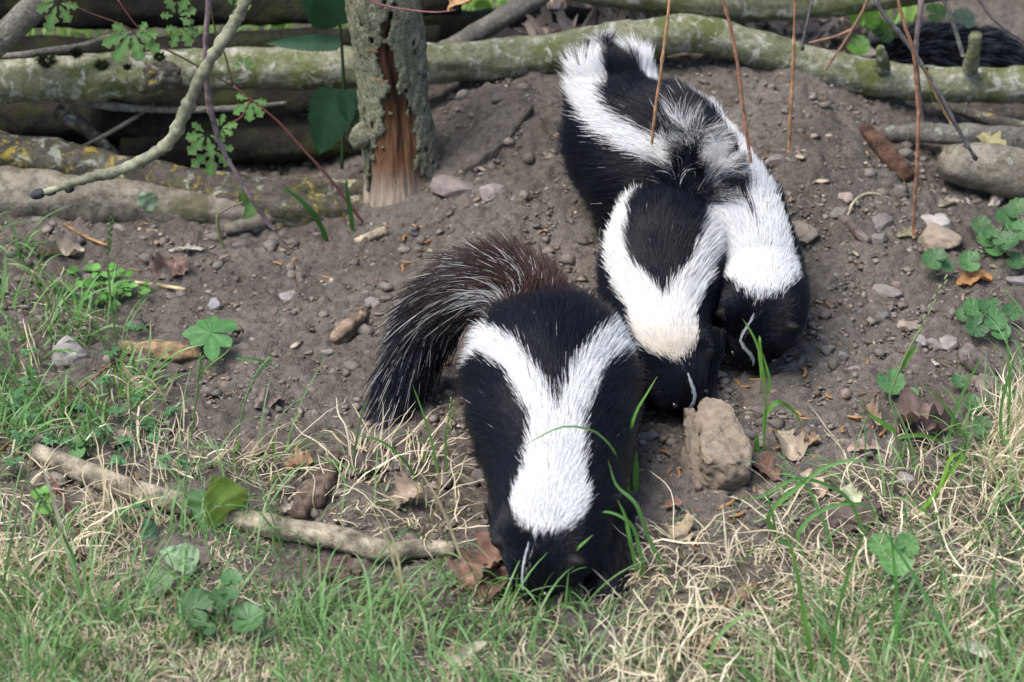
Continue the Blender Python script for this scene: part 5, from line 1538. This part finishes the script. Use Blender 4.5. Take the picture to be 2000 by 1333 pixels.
# ================================================================ LOOSE PEBBLES, CRUMBS, CHIPS
rs = np.random.default_rng(21)
peb = []
for k in range(6):
    V, F = stone_geo((1, .8, .62), 900 + k, 3, .48, sharp=.98)
    me = bpy.data.meshes.new('pebble'); me.from_pydata([tuple(q) for q in V], [], F)
    cc = np.array([(.175, .153, .132), (.195, .165, .138), (.145, .125, .108), (.25, .218, .186), (.185, .147, .12), (.175, .158, .145)][k])
    setcol(me, cc[None] * (1 + .15 * fbm(V[:, 0] * 2, V[:, 1] * 2, V[:, 2] * 2, k, 3))[:, None])
    me.materials.append(MAT['stone']); me.polygons.foreach_set('use_smooth', np.ones(len(me.polygons), bool))
    peb.append(me)
def inpoly(u, v, poly):
    c = False; j = len(poly) - 1
    for i in range(len(poly)):
        if ((poly[i][1] > v) != (poly[j][1] > v)) and (u < (poly[j][0] - poly[i][0]) * (v - poly[i][1]) / (poly[j][1] - poly[i][1]) + poly[i][0]):
            c = not c
        j = i
    return c
BARE_L = [(330, 470), (720, 470), (900, 420), (1120, 480), (1160, 560), (1180, 640), (1000, 640), (900, 900), (600, 900), (420, 840), (330, 700), (300, 600)]
BARE_M = [(850, 210), (1110, 170), (1120, 480), (900, 440), (800, 460)]
BARE_R = [(1480, 140), (1840, 200), (1900, 400), (1880, 700), (1760, 880), (1480, 900), (1440, 760), (1540, 600), (1480, 400)]
groups = [(BARE_L, 105, 'soil slope left of the front skunk'), (BARE_M, 25, 'soil between the stake and the rear skunk'), (BARE_R, 110, 'soil right of the skunks')]
CN = ['grey', 'buff', 'dark grey', 'pale', 'reddish', 'bluish grey']
for poly, n, where in groups:
    us, vs_ = [q[0] for q in poly], [q[1] for q in poly]
    done = 0
    while done < n:
        u, v = rs.uniform(min(us), max(us)), rs.uniform(min(vs_), max(vs_))
        if not inpoly(u, v, poly): continue
        done += 1
        k = int(rs.integers(0, 6))
        o = bpy.data.objects.new('pebble', peb[k]); COL.objects.link(o)
        s_ = float(np.clip(rs.lognormal(math.log(.0042), .5), .0022, .012))
        o.location = G(u, v, -s_ * .05); o.scale = (s_ * rs.uniform(.8, 1.25), s_ * rs.uniform(.8, 1.2), s_ * rs.uniform(.7, 1.1))
        o.rotation_euler = (rs.uniform(-.4, .4), rs.uniform(-.4, .4), rs.uniform(0, 6.28))
        sz = 'tiny' if s_ < .0036 else ('small' if s_ < .0055 else 'larger')
        tag(o, f'{sz} {CN[k]} pebble ' + spot(u, v), 'pebble', 'loose pebbles on the soil'); SMALL.append((o, spot.d))

def scatter(name, n, region, smin, smax, cols, seed, label, cat, flat=(1, .85, .6), elong=1.0, mat='crumb'):
    rs = np.random.default_rng(seed)
    iv, jf = ico(1)
    x = rs.uniform(region[0], region[1], n); y = rs.uniform(region[2], region[3], n)
    keep = fbm(x * 7, y * 7, 0, seed, 3) + rs.uniform(-.8, .8, n) > -.25
    x, y = x[keep], y[keep]; n = len(x)
    s = np.clip(rs.lognormal(math.log(smin * 1.5), .5, n), smin, smax)
    V = iv[None] * (1 + rs.uniform(-.42, .35, (n, len(iv), 1)))
    sc = np.array(flat)[None] * np.array([elong, 1, 1])[None] * rs.uniform(.7, 1.3, (n, 3))
    V = V * sc[:, None] * s[:, None, None]
    a = rs.uniform(0, 6.28, n); c, si = np.cos(a)[:, None], np.sin(a)[:, None]
    V = np.stack([V[..., 0] * c - V[..., 1] * si, V[..., 0] * si + V[..., 1] * c, V[..., 2]], -1)
    V = V + np.stack([x, y, H(x, y) + s * .35], 1)[:, None]
    F = (jf[None] + (np.arange(n) * len(iv))[:, None, None]).reshape(-1, 3)
    cc = np.asarray(cols)[rs.integers(0, len(cols), n)] * rs.uniform(.75, 1.25, (n, 1))
    o = mesh(name, V.reshape(-1, 3), F, MAT[mat], col=np.repeat(cc, len(iv), 0), origin=Vector((0, 0, 0)), smooth=False)
    return tag(o, label, cat, kind='stuff')
scatter('soil_crumbs', 62000, (-.66, .66, -.58, .62), .0009, .0045, [(.162, .140, .119), (.185, .160, .137), (.135, .115, .097), (.215, .188, .162)], 51, 'loose crumbs of grey-brown soil all over the ground', 'soil')
scatter('soil_clods', 4200, (-.62, .62, -.5, .55), .0026, .0095, [(.158, .137, .116), (.18, .157, .134), (.138, .118, .10)], 54, 'rough clods of the same soil lying on the ground', 'soil')
scatter('pale_grit', 1500, (-.6, .6, -.4, .5), .0007, .0022, [(.50, .46, .41), (.42, .34, .26), (.36, .30, .26)], 52, 'scattered pale grit and tiny chips on the soil', 'grit')
scatter('wood_litter', 3600, (-.62, .62, -.5, .45), .0012, .0040, [(.20, .12, .075), (.28, .18, .11), (.13, .095, .075), (.33, .25, .17)], 53, 'tiny brown wood chips and litter on the soil', 'litter', (1, .5, .16), 2.4, 'wood')

# ================================================================ GRASS
GRASS = [(-500, 470), (40, 480), (130, 520), (150, 620), (230, 640), (300, 720), (330, 830), (420, 880), (620, 890), (860, 880), (900, 960), (960, 1010), (1000, 1170), (1190, 1170), (1240, 1000), (1300, 1010), (1420, 1000), (1520, 940), (1620, 930), (1740, 910), (1880, 850), (1960, 760), (2020, 700), (2500, 700), (2500, 1700), (-500, 1700)]
GP = np.array([tuple(G(u, v, 0))[:2] for u, v in GRASS])
def inside(x, y, poly):
    c = np.zeros(len(x), bool); j = len(poly) - 1
    for i in range(len(poly)):
        a, b_ = poly[i], poly[j]
        m = ((a[1] > y) != (b_[1] > y)) & (x < (b_[0] - a[0]) * (y - a[1]) / (b_[1] - a[1] + 1e-12) + a[0])
        c ^= m; j = i
    return c
CLEAR = [((70, 884), (400, 998), 20), ((462, 1016), (760, 1082), 22), ((760, 1082), (888, 1076), 16), ((650, 900), (585, 1010), 26), ((930, 1120), (970, 1080), 40), ((580, 908), (600, 905), 26), ((1590, 1030), (1710, 1030), 42), ((668, 1120), (668, 1120), 30), ((142, 712), (142, 745), 62), ((250, 692), (390, 700), 26), ((205, 575), (205, 600), 55), ((1400, 870), (1400, 900), 70), ((345, 1095), (345, 1095), 62), ((420, 990), (450, 1010), 70), ((1585, 945), (1590, 950), 24), ((1938, 1140), (1938, 1140), 26), ((380, 1200), (490, 1220), 45), ((770, 975), (820, 960), 24), ((1325, 1045), (1325, 1045), 24)]
CL3 = [(np.array(G(*a, 0))[:2], np.array(G(*b_, 0))[:2], r * .00048) for a, b_, r in CLEAR]
def body_clear(x, y):                                      # no blades rooted inside the front skunk or on the things lying in the grass
    ok = ~((np.abs(x - .028) < .075) & (y > -.395) & (y < -.10))
    q = np.stack([x, y], 1)
    for a, b_, r in CL3:
        ab = b_ - a; t = np.clip(((q - a) @ ab) / (ab @ ab + 1e-12), 0, 1)
        ok &= np.linalg.norm(q - a - t[:, None] * ab, axis=1) > r
    return ok

def blades(name, n, seed, lmin, lmax, wid, lean, arch, colA, colB, keepfn, label, cat, mat, nseg=6, curly=0.0, zlift=0.0, region=(-.85, .85, -.80, .15), poly=None):
    rs = np.random.default_rng(seed)
    x = rs.uniform(region[0], region[1], n * 5); y = rs.uniform(region[2], region[3], n * 5)
    m = (inside(x, y, GP) & body_clear(x, y)) if poly is None else (inside(x, y, np.array(poly)) & body_clear(x, y))
    x, y = x[m], y[m]
    m = keepfn(x, y, rs); x, y = x[m][:n], y[m][:n]; n = len(x)
    L = rs.uniform(lmin, lmax, n) * (0.6 + 0.8 * rs.random(n) ** 2)
    # tufts lean together
    ang = 6.28 * vnoise(x * 9, y * 9, 0, seed) + rs.normal(0, .9, n)
    az = np.stack([np.cos(ang), np.sin(ang)], 1)
    t = np.linspace(0, 1, nseg + 1)
    le = lean * rs.uniform(.3, 1.3, n); ar = arch * rs.uniform(.2, 1.5, n)
    el = np.pi / 2 - le[:, None] - ar[:, None] * t[None] ** 1.3 * 1.2
    if curly:
        el = el + curly * fbm(t[None] * 2.2 + rs.uniform(0, 99, n)[:, None], 0, 0, seed, 2)
        aa = ang[:, None] + curly * 1.6 * fbm(t[None] * 2.5 + rs.uniform(0, 99, n)[:, None], 5, 0, seed, 2)
    else:
        aa = ang[:, None] + .35 * rs.normal(0, 1, n)[:, None] * t[None]
    st = np.stack([np.cos(el) * np.cos(aa), np.cos(el) * np.sin(aa), np.sin(el)], -1) * (L / nseg)[:, None, None]
    Q = np.concatenate([np.zeros((n, 1, 3)), np.cumsum(st[:, :-1], 1)], 1)
    z0 = H(x, y) + rs.uniform(0, 1, n) * zlift
    Q = Q + np.stack([x, y, z0], 1)[:, None]
    gz = H(Q[..., 0].ravel(), Q[..., 1].ravel()).reshape(Q.shape[:2]) + .0015 + rs.uniform(0, .004, n)[:, None]
    Q[..., 2] = np.maximum(Q[..., 2], gz)
    w = wid * rs.uniform(.6, 1.35, n)[:, None] * np.interp(t, [0, .2, .65, .9, 1], [.7, 1, .85, .4, .06])[None]
    sdv = np.stack([-np.sin(aa), np.cos(aa), .5 * rs.normal(0, 1, n)[:, None] * np.ones_like(aa)], -1)
    sdv /= np.linalg.norm(sdv, axis=-1, keepdims=True)
    V = np.stack([Q - sdv * w[..., None] / 2, Q + sdv * w[..., None] / 2], 2).reshape(n, -1, 3)
    k = nseg + 1
    I = np.arange(k * 2).reshape(k, 2)
    Fl = np.stack([I[:-1, 0], I[:-1, 1], I[1:, 1], I[1:, 0]], -1)
    F = (Fl[None] + (np.arange(n) * k * 2)[:, None, None]).reshape(-1, 4)
    mix = rs.random((n, 1)) ** 1.2
    c = np.asarray(colA) * (1 - mix) + np.asarray(colB) * mix
    c = c * rs.uniform(.75, 1.25, (n, 1))
    cc = np.repeat(c[:, None], k, 1) * np.interp(t, [0, .5, 1], [1.15, 1, 1])[None, :, None]
    cc = np.repeat(cc[:, :, None], 2, 2).reshape(-1, 3)
    o = mesh(name, V.reshape(-1, 3), F, MAT[mat], col=np.clip(cc, .005, .8), origin=Vector((0, 0, 0)))
    return tag(o, label, cat, kind='stuff')

def tuft(x, y, rs, sc=8, th=-.1, seed=2):
    return fbm(x * sc, y * sc, 0, seed, 3) + rs.uniform(-.35, .35, len(x)) > th
front = lambda x, y: ss(y, -.30, -.50)
left = lambda x, y: ss(x, -.22, -.36) * ss(y, -.36, -.26)
blades('green_grass', 5200, 61, .035, .090, .0019, .50, 1.15, (.085, .20, .055), (.20, .34, .13), lambda x, y, rs: (tuft(x, y, rs, 8, .02) & (rs.random(len(x)) < .40 + .6 * front(x, y))), 'thin green grass blades over the foreground and left edge', 'grass', 'grass', 8)
blades('short_grass', 9500, 62, .012, .034, .0017, .75, 1.0, (.11, .21, .075), (.27, .37, .19), lambda x, y, rs: tuft(x, y, rs, 10, -.1 - .3 * front(x, y), 9) & (rs.random(len(x)) < .2 + .8 * front(x, y)), 'short green turf in the foreground', 'grass', 'grass')
blades('dry_straw', 4700, 63, .025, .070, .0014, 1.05, .6, (.46, .38, .25), (.70, .63, .48), lambda x, y, rs: tuft(x, y, rs, 7, .12, 23) & (rs.random(len(x)) > .75 * left(x, y)), 'tangled dry tan straw among the foreground grass', 'straw', 'straw', 8, .40, .012)
blades('fine_thatch', 32000, 64, .008, .030, .0011, 1.25, .5, (.40, .33, .22), (.68, .60, .46), lambda x, y, rs: tuft(x, y, rs, 6, -.05 - .9 * front(x, y), 27) & (rs.random(len(x)) < .25 + .75 * front(x, y)) & (rs.random(len(x)) > .6 * left(x, y)), 'fine brown thatch close to the soil in the foreground', 'thatch', 'straw', 5, .6, .005)
blades('straw_tuft', 900, 67, .03, .075, .0013, .6, .5, (.50, .43, .30), (.72, .66, .52), lambda x, y, rs: np.ones(len(x), bool), 'dense tuft of bleached straw at the right edge', 'straw', 'straw', 8, .5, .015, (.42, .62, -.40, -.05), [tuple(G(u, v, 0))[:2] for u, v in [(1910, 900), (1940, 840), (2080, 800), (2150, 960), (2000, 990), (1930, 960)]])
LEFTG = [tuple(G(u, v, 0))[:2] for u, v in [(-120, 470), (30, 475), (110, 520), (140, 600), (250, 640), (300, 730), (320, 850), (200, 900), (-120, 900)]]
blades('left_grass', 620, 68, .03, .07, .0024, .55, 1.1, (.08, .20, .05), (.17, .33, .10), lambda x, y, rs: tuft(x, y, rs, 11, -.05, 41), 'broad green grass along the left edge below the pale log', 'grass', 'grass', 8, 0, 0, (-.62, -.25, -.25, .22), LEFTG)
scatter('leaf_bits', 1500, (-.62, .62, -.55, .30), .0022, .0075, [(.22, .16, .12), (.30, .23, .17), (.15, .115, .095), (.26, .22, .18), (.38, .31, .24)], 55, 'small crumpled bits of dead leaf scattered on soil and grass', 'litter', (1, .75, .12), 1.4, 'dead')
# turf beyond the fence, sunlight put into its bright green; pale litter
BACK = [(-1.6, .70), (1.6, .70), (1.6, 2.2), (-1.6, 2.2)]
blades('back_grass', 9000, 65, .03, .07, .0035, .5, .9, (.16, .36, .05), (.30, .46, .10), lambda x, y, rs: tuft(x, y, rs, 3, -.05 , 31) & (x < .5), 'lawn coloured bright as if sunlit, seen through the gaps beyond the fence', 'grass', 'grass', 4, 0, 0, (-1.5, .9, .70, 1.9), BACK)
blades('back_litter', 2600, 66, .02, .05, .012, 1.3, .4, (.34, .25, .20), (.55, .44, .36), lambda x, y, rs: x > .02, 'pale dry leaf litter on the ground beyond the bent log', 'litter', 'dead', 3, .3, .004, (-.1, .75, .52, 1.1), [(-.1, .52), (.42, .52), (.42, 1.1), (-.1, 1.1)])
# ================================================================ SINGLE GRASS STALKS THAT STAND OUT
GS = 'single grass stalks standing out'
YG = (.17, .36, .07); MG = (.11, .27, .05); PG = (.24, .34, .15)
def stalk(label, base, parts, seed=0):
    g0 = G(base[0], base[1], 0)
    e = empty('grass_stalk', g0); tag(e, label, 'grass', GS)
    for k, (kind, pts, w_, c) in enumerate(parts):
        if kind == 'stem':
            l = [(P(u, v, g0.y - (d[0] if d else 0)), w_) for u, v, *d in pts]
            stem('stem', l, c, e, 'grass', n=26, seg=6)
        elif kind == 'blade':
            blade('blade', None, pts, w_, c, y0=g0.y, seed=seed + k, parent=e, h0=.0001)
        elif kind == 'ear':                                # seed head: small husks along the stalk
            ps = catmull([tuple(P(u, v, g0.y)) for u, v in pts], 13)
            parts_ = []
            for i in range(1, 12):
                iv, jf = ico(1)
                d = ps[i + 1] - ps[i] if i < 12 else ps[i] - ps[i - 1]
                M3 = np.array(Vector(d).to_track_quat('Z', 'Y').to_matrix())
                v_ = (iv * np.array([.0011, .0009, .0036])) @ M3.T + ps[i] + np.array([(-1) ** i * .0013, 0, 0])
                parts_.append((v_, [tuple(f) for f in jf]))
            V, F = join(parts_)
            mesh('seed_head', V, F, MAT['grass'], e, col=np.asarray(c))
stalk('bright green grass seedling rising right of the cracked rock', (1492, 885), [
    ('stem', [(1492, 885), (1493, 830), (1494, 780), (1490, 720), (1484, 660)], .0010, YG),
    ('blade', [(1487, 740), (1484, 690), (1468, 650), (1450, 622)], .0030, YG),
    ('blade', [(1492, 745), (1488, 720), (1484, 690), (1483, 655)], .0042, YG),
    ('blade', [(1500, 770), (1502, 740), (1496, 715), (1490, 690)], .0030, YG),
    ('blade', [(1493, 845), (1498, 805), (1520, 785), (1545, 798), (1568, 832)], .0044, MG),
    ('blade', [(1478, 885), (1480, 855), (1483, 848)], .0050, MG)], 1)
stalk('tall bent grass stalk with pale seed head at the right', (1770, 895), [
    ('stem', [(1770, 895), (1754, 870), (1745, 800), (1740, 790), (1758, 720), (1785, 665), (1800, 640)], .0012, PG),
    ('ear', [(1795, 650), (1812, 610), (1830, 575), (1856, 532)], 0, (.36, .42, .24)),
    ('blade', [(1748, 845), (1730, 830), (1710, 818), (1692, 808)], .0048, MG),
    ('blade', [(1758, 725), (1772, 700), (1786, 680), (1792, 672)], .0050, MG),
    ('blade', [(1756, 855), (1790, 850), (1830, 858), (1865, 880)], .0040, MG)], 4)
stalk('thin blade arching across the front skunk\'s back', (1242, 1010), [
    ('blade', [(1242, 1010), (1215, 920, .03), (1185, 862, .05), (1150, 838, .06), (1100, 834, .06), (1050, 856, .06), (1018, 874, .06)], .0030, (.20, .36, .16))], 8)
stalk('tall grass blade at the front skunk\'s right flank', (1238, 1000), [
    ('blade', [(1238, 1000), (1226, 930), (1228, 860), (1245, 800), (1266, 765), (1284, 735)], .0036, (.14, .31, .07)),
    ('blade', [(1242, 960), (1242, 920), (1243, 880)], .0052, MG)], 11)
stalk('bright curved blade in front of the front skunk\'s face', (1060, 1195), [
    ('blade', [(1060, 1195), (1085, 1160), (1098, 1115), (1125, 1075), (1158, 1045)], .0040, (.16, .35, .08)),
    ('blade', [(1115, 1200), (1112, 1165), (1100, 1130)], .0050, (.12, .29, .06))], 14)
stalk('green blades curving at the front skunk\'s right foreleg', (1250, 1130), [
    ('blade', [(1250, 1130), (1232, 1060), (1218, 1000), (1205, 975)], .0046, (.13, .30, .08)),
    ('blade', [(1262, 1150), (1250, 1080), (1228, 1020), (1180, 1000), (1150, 1010)], .0036, (.12, .28, .07)),
    ('blade', [(1300, 1120), (1262, 1040), (1238, 980), (1205, 950), (1188, 900)], .0040, (.15, .32, .10))], 17)
stalk('thin dark seed stalk rising above the left soil edge', (232, 700), [
    ('stem', [(232, 700), (222, 630), (214, 560), (210, 500), (216, 440)], .0009, (.16, .24, .08)),
    ('ear', [(211, 500), (214, 465), (220, 420)], 0, (.10, .16, .06))], 20)
stalk('drooping pale grass panicle at the left', (60, 690), [
    ('stem', [(20, 700), (60, 660), (105, 605), (108, 590), (80, 545), (60, 528)], .0009, (.36, .33, .19)),
    ('ear', [(108, 590), (128, 615), (150, 650), (172, 668)], 0, (.40, .38, .27)),
    ('ear', [(110, 592), (135, 628), (148, 668)], 0, (.40, .38, .27))], 23)
stalk('slender green seed stalk standing on the left soil', (372, 870), [
    ('stem', [(372, 870), (380, 800), (388, 740), (394, 695)], .0009, (.15, .28, .09)),
    ('ear', [(388, 745), (392, 715), (395, 690)], 0, (.15, .28, .10)),
    ('blade', [(385, 740), (410, 712), (440, 690), (452, 678)], .0022, (.20, .34, .12)),
    ('blade', [(460, 700), (490, 702), (520, 708), (545, 722)], .0026, (.10, .24, .08))], 26)
stalk('thin seed stalk leaning right on the left soil', (455, 880), [
    ('stem', [(455, 880), (470, 820), (485, 765), (500, 735), (528, 698)], .0009, (.18, .30, .12)),
    ('ear', [(498, 738), (512, 718), (530, 698)], 0, (.20, .32, .14))], 29)
stalk('green blades rising left of the front skunk\'s flank', (815, 940), [
    ('blade', [(860, 950), (840, 850), (820, 790), (805, 750)], .0028, (.13, .29, .07)),
    ('blade', [(880, 960), (870, 880), (876, 820), (882, 775)], .0022, (.15, .30, .09)),
    ('ear', [(878, 850), (880, 815), (884, 775)], 0, (.22, .34, .12)),
    ('blade', [(830, 980), (790, 900), (740, 860), (690, 850)], .0032, (.10, .25, .06)),
    ('blade', [(780, 1000), (720, 930), (660, 905), (600, 900)], .0030, (.10, .25, .06)),
    ('blade', [(690, 900), (698, 850), (710, 800), (722, 770)], .0022, (.16, .30, .12))], 32)
stalk('long arching blades over the dark clod at lower right', (1560, 1090), [
    ('blade', [(1560, 1090), (1500, 1010), (1560, 950), (1620, 910), (1680, 900), (1720, 925)], .0042, (.13, .30, .08)),
    ('blade', [(1600, 1130), (1560, 1040), (1600, 1000), (1680, 985), (1740, 1030)], .0036, (.11, .27, .07)),
    ('blade', [(1640, 1150), (1600, 1000), (1555, 930), (1500, 925)], .0034, (.15, .32, .10)),
    ('blade', [(1530, 1180), (1520, 1080), (1505, 990), (1490, 940)], .0030, (.14, .30, .08)),
    ('blade', [(1700, 1080), (1640, 960), (1560, 935), (1470, 975), (1430, 975)], .0038, (.12, .28, .08))], 40)
stalk('looping bright blade in the grass at the right', (1790, 1010), [
    ('blade', [(1790, 1010), (1830, 960), (1862, 915), (1880, 890), (1878, 885), (1862, 890), (1845, 930), (1800, 1000), (1770, 1012)], .0038, (.20, .40, .06))], 50)
stalk('tall green stems at the right edge', (1960, 900), [
    ('blade', [(1960, 900), (1955, 800), (1975, 720), (2000, 660)], .0030, (.15, .32, .10)),
    ('blade', [(1965, 880), (1972, 760), (1968, 680), (1962, 615)], .0028, (.17, .34, .10)),
    ('blade', [(1900, 880), (1850, 800), (1820, 765), (1795, 750)], .0036, (.12, .28, .08)),
    ('blade', [(1850, 870), (1870, 790), (1900, 730), (1922, 690)], .0030, (.13, .30, .08))], 54)
stalk('big green blades at the bottom right of centre', (1580, 1330), [
    ('blade', [(1590, 1330), (1570, 1200), (1550, 1090), (1530, 1030)], .0040, (.14, .33, .06)),
    ('blade', [(1620, 1340), (1640, 1180), (1680, 1060), (1710, 1000)], .0034, (.12, .29, .07)),
    ('blade', [(1750, 1260), (1752, 1180), (1745, 1080), (1735, 1000)], .0036, (.10, .27, .07)),
    ('blade', [(1870, 1340), (1850, 1250), (1800, 1150), (1700, 1000)], .0032, (.13, .29, .10)),
    ('blade', [(1960, 1340), (1950, 1240), (1940, 1140), (1950, 1060)], .0034, (.12, .29, .08)),
    ('blade', [(1380, 1320), (1400, 1250), (1460, 1200), (1500, 1190)], .0034, (.18, .34, .12)),
    ('blade', [(1350, 1340), (1390, 1290), (1460, 1310), (1490, 1330)], .0034, (.12, .28, .08))], 60)
stalk('pale straw stalks standing left of the front skunk', (800, 1200), [
    ('blade', [(800, 1200), (775, 1120), (752, 1050), (720, 975)], .0026, (.58, .49, .31)),
    ('blade', [(790, 1190), (782, 1120), (770, 1060), (745, 1010)], .0030, (.60, .50, .33)),
    ('blade', [(900, 1090), (870, 1010), (840, 950), (815, 915)], .0026, (.56, .47, .30)),
    ('blade', [(830, 1180), (826, 1140), (820, 1110)], .0040, (.62, .52, .35))], 70)
stalk('pale dead stems in the lower left grass', (60, 1180), [
    ('blade', [(130, 1080), (110, 1000), (92, 940), (80, 905)], .0036, (.62, .56, .42)),
    ('blade', [(20, 1180), (60, 1120), (100, 1070), (125, 1040)], .0030, (.60, .52, .38)),
    ('blade', [(60, 1260), (55, 1100), (35, 1000), (20, 920)], .0030, (.50, .46, .34)),
    ('blade', [(0, 1240), (10, 1120), (30, 1020), (60, 900)], .0026, (.16, .28, .12)),
    ('blade', [(150, 1100), (110, 1020), (70, 960), (40, 920)], .0034, (.10, .24, .08))], 76)
stalk('bent pale straws on the soil edge beside the left stone', (340, 800), [
    ('blade', [(300, 790), (262, 740), (240, 715), (262, 750), (320, 770)], .0022, (.56, .48, .32)),
    ('blade', [(250, 790), (258, 740), (280, 735), (310, 760), (330, 800)], .0026, (.56, .47, .32)),
    ('blade', [(150, 850), (165, 800), (190, 775), (215, 768)], .0022, (.50, .44, .30)),
    ('blade', [(300, 830), (320, 780), (340, 740), (350, 712)], .0026, (.52, .44, .30))], 82)

# look-alikes beside the same landmark: say which is nearer to it
byl = {}
for o_, d_ in SMALL:
    byl.setdefault(o_['label'], []).append((d_, o_))
for lb_, l_ in byl.items():
    if len(l_) > 1:
        l_.sort(key=lambda q: q[0])
        for k_, (d_, o_) in enumerate(l_):
            o_['label'] = lb_ + ', ' + ('nearest to it' if k_ == 0 else ('farthest from it' if k_ == len(l_) - 1 else ['', 'second', 'third', 'fourth', 'fifth', 'sixth'][min(k_, 5)] + ' nearest to it'))
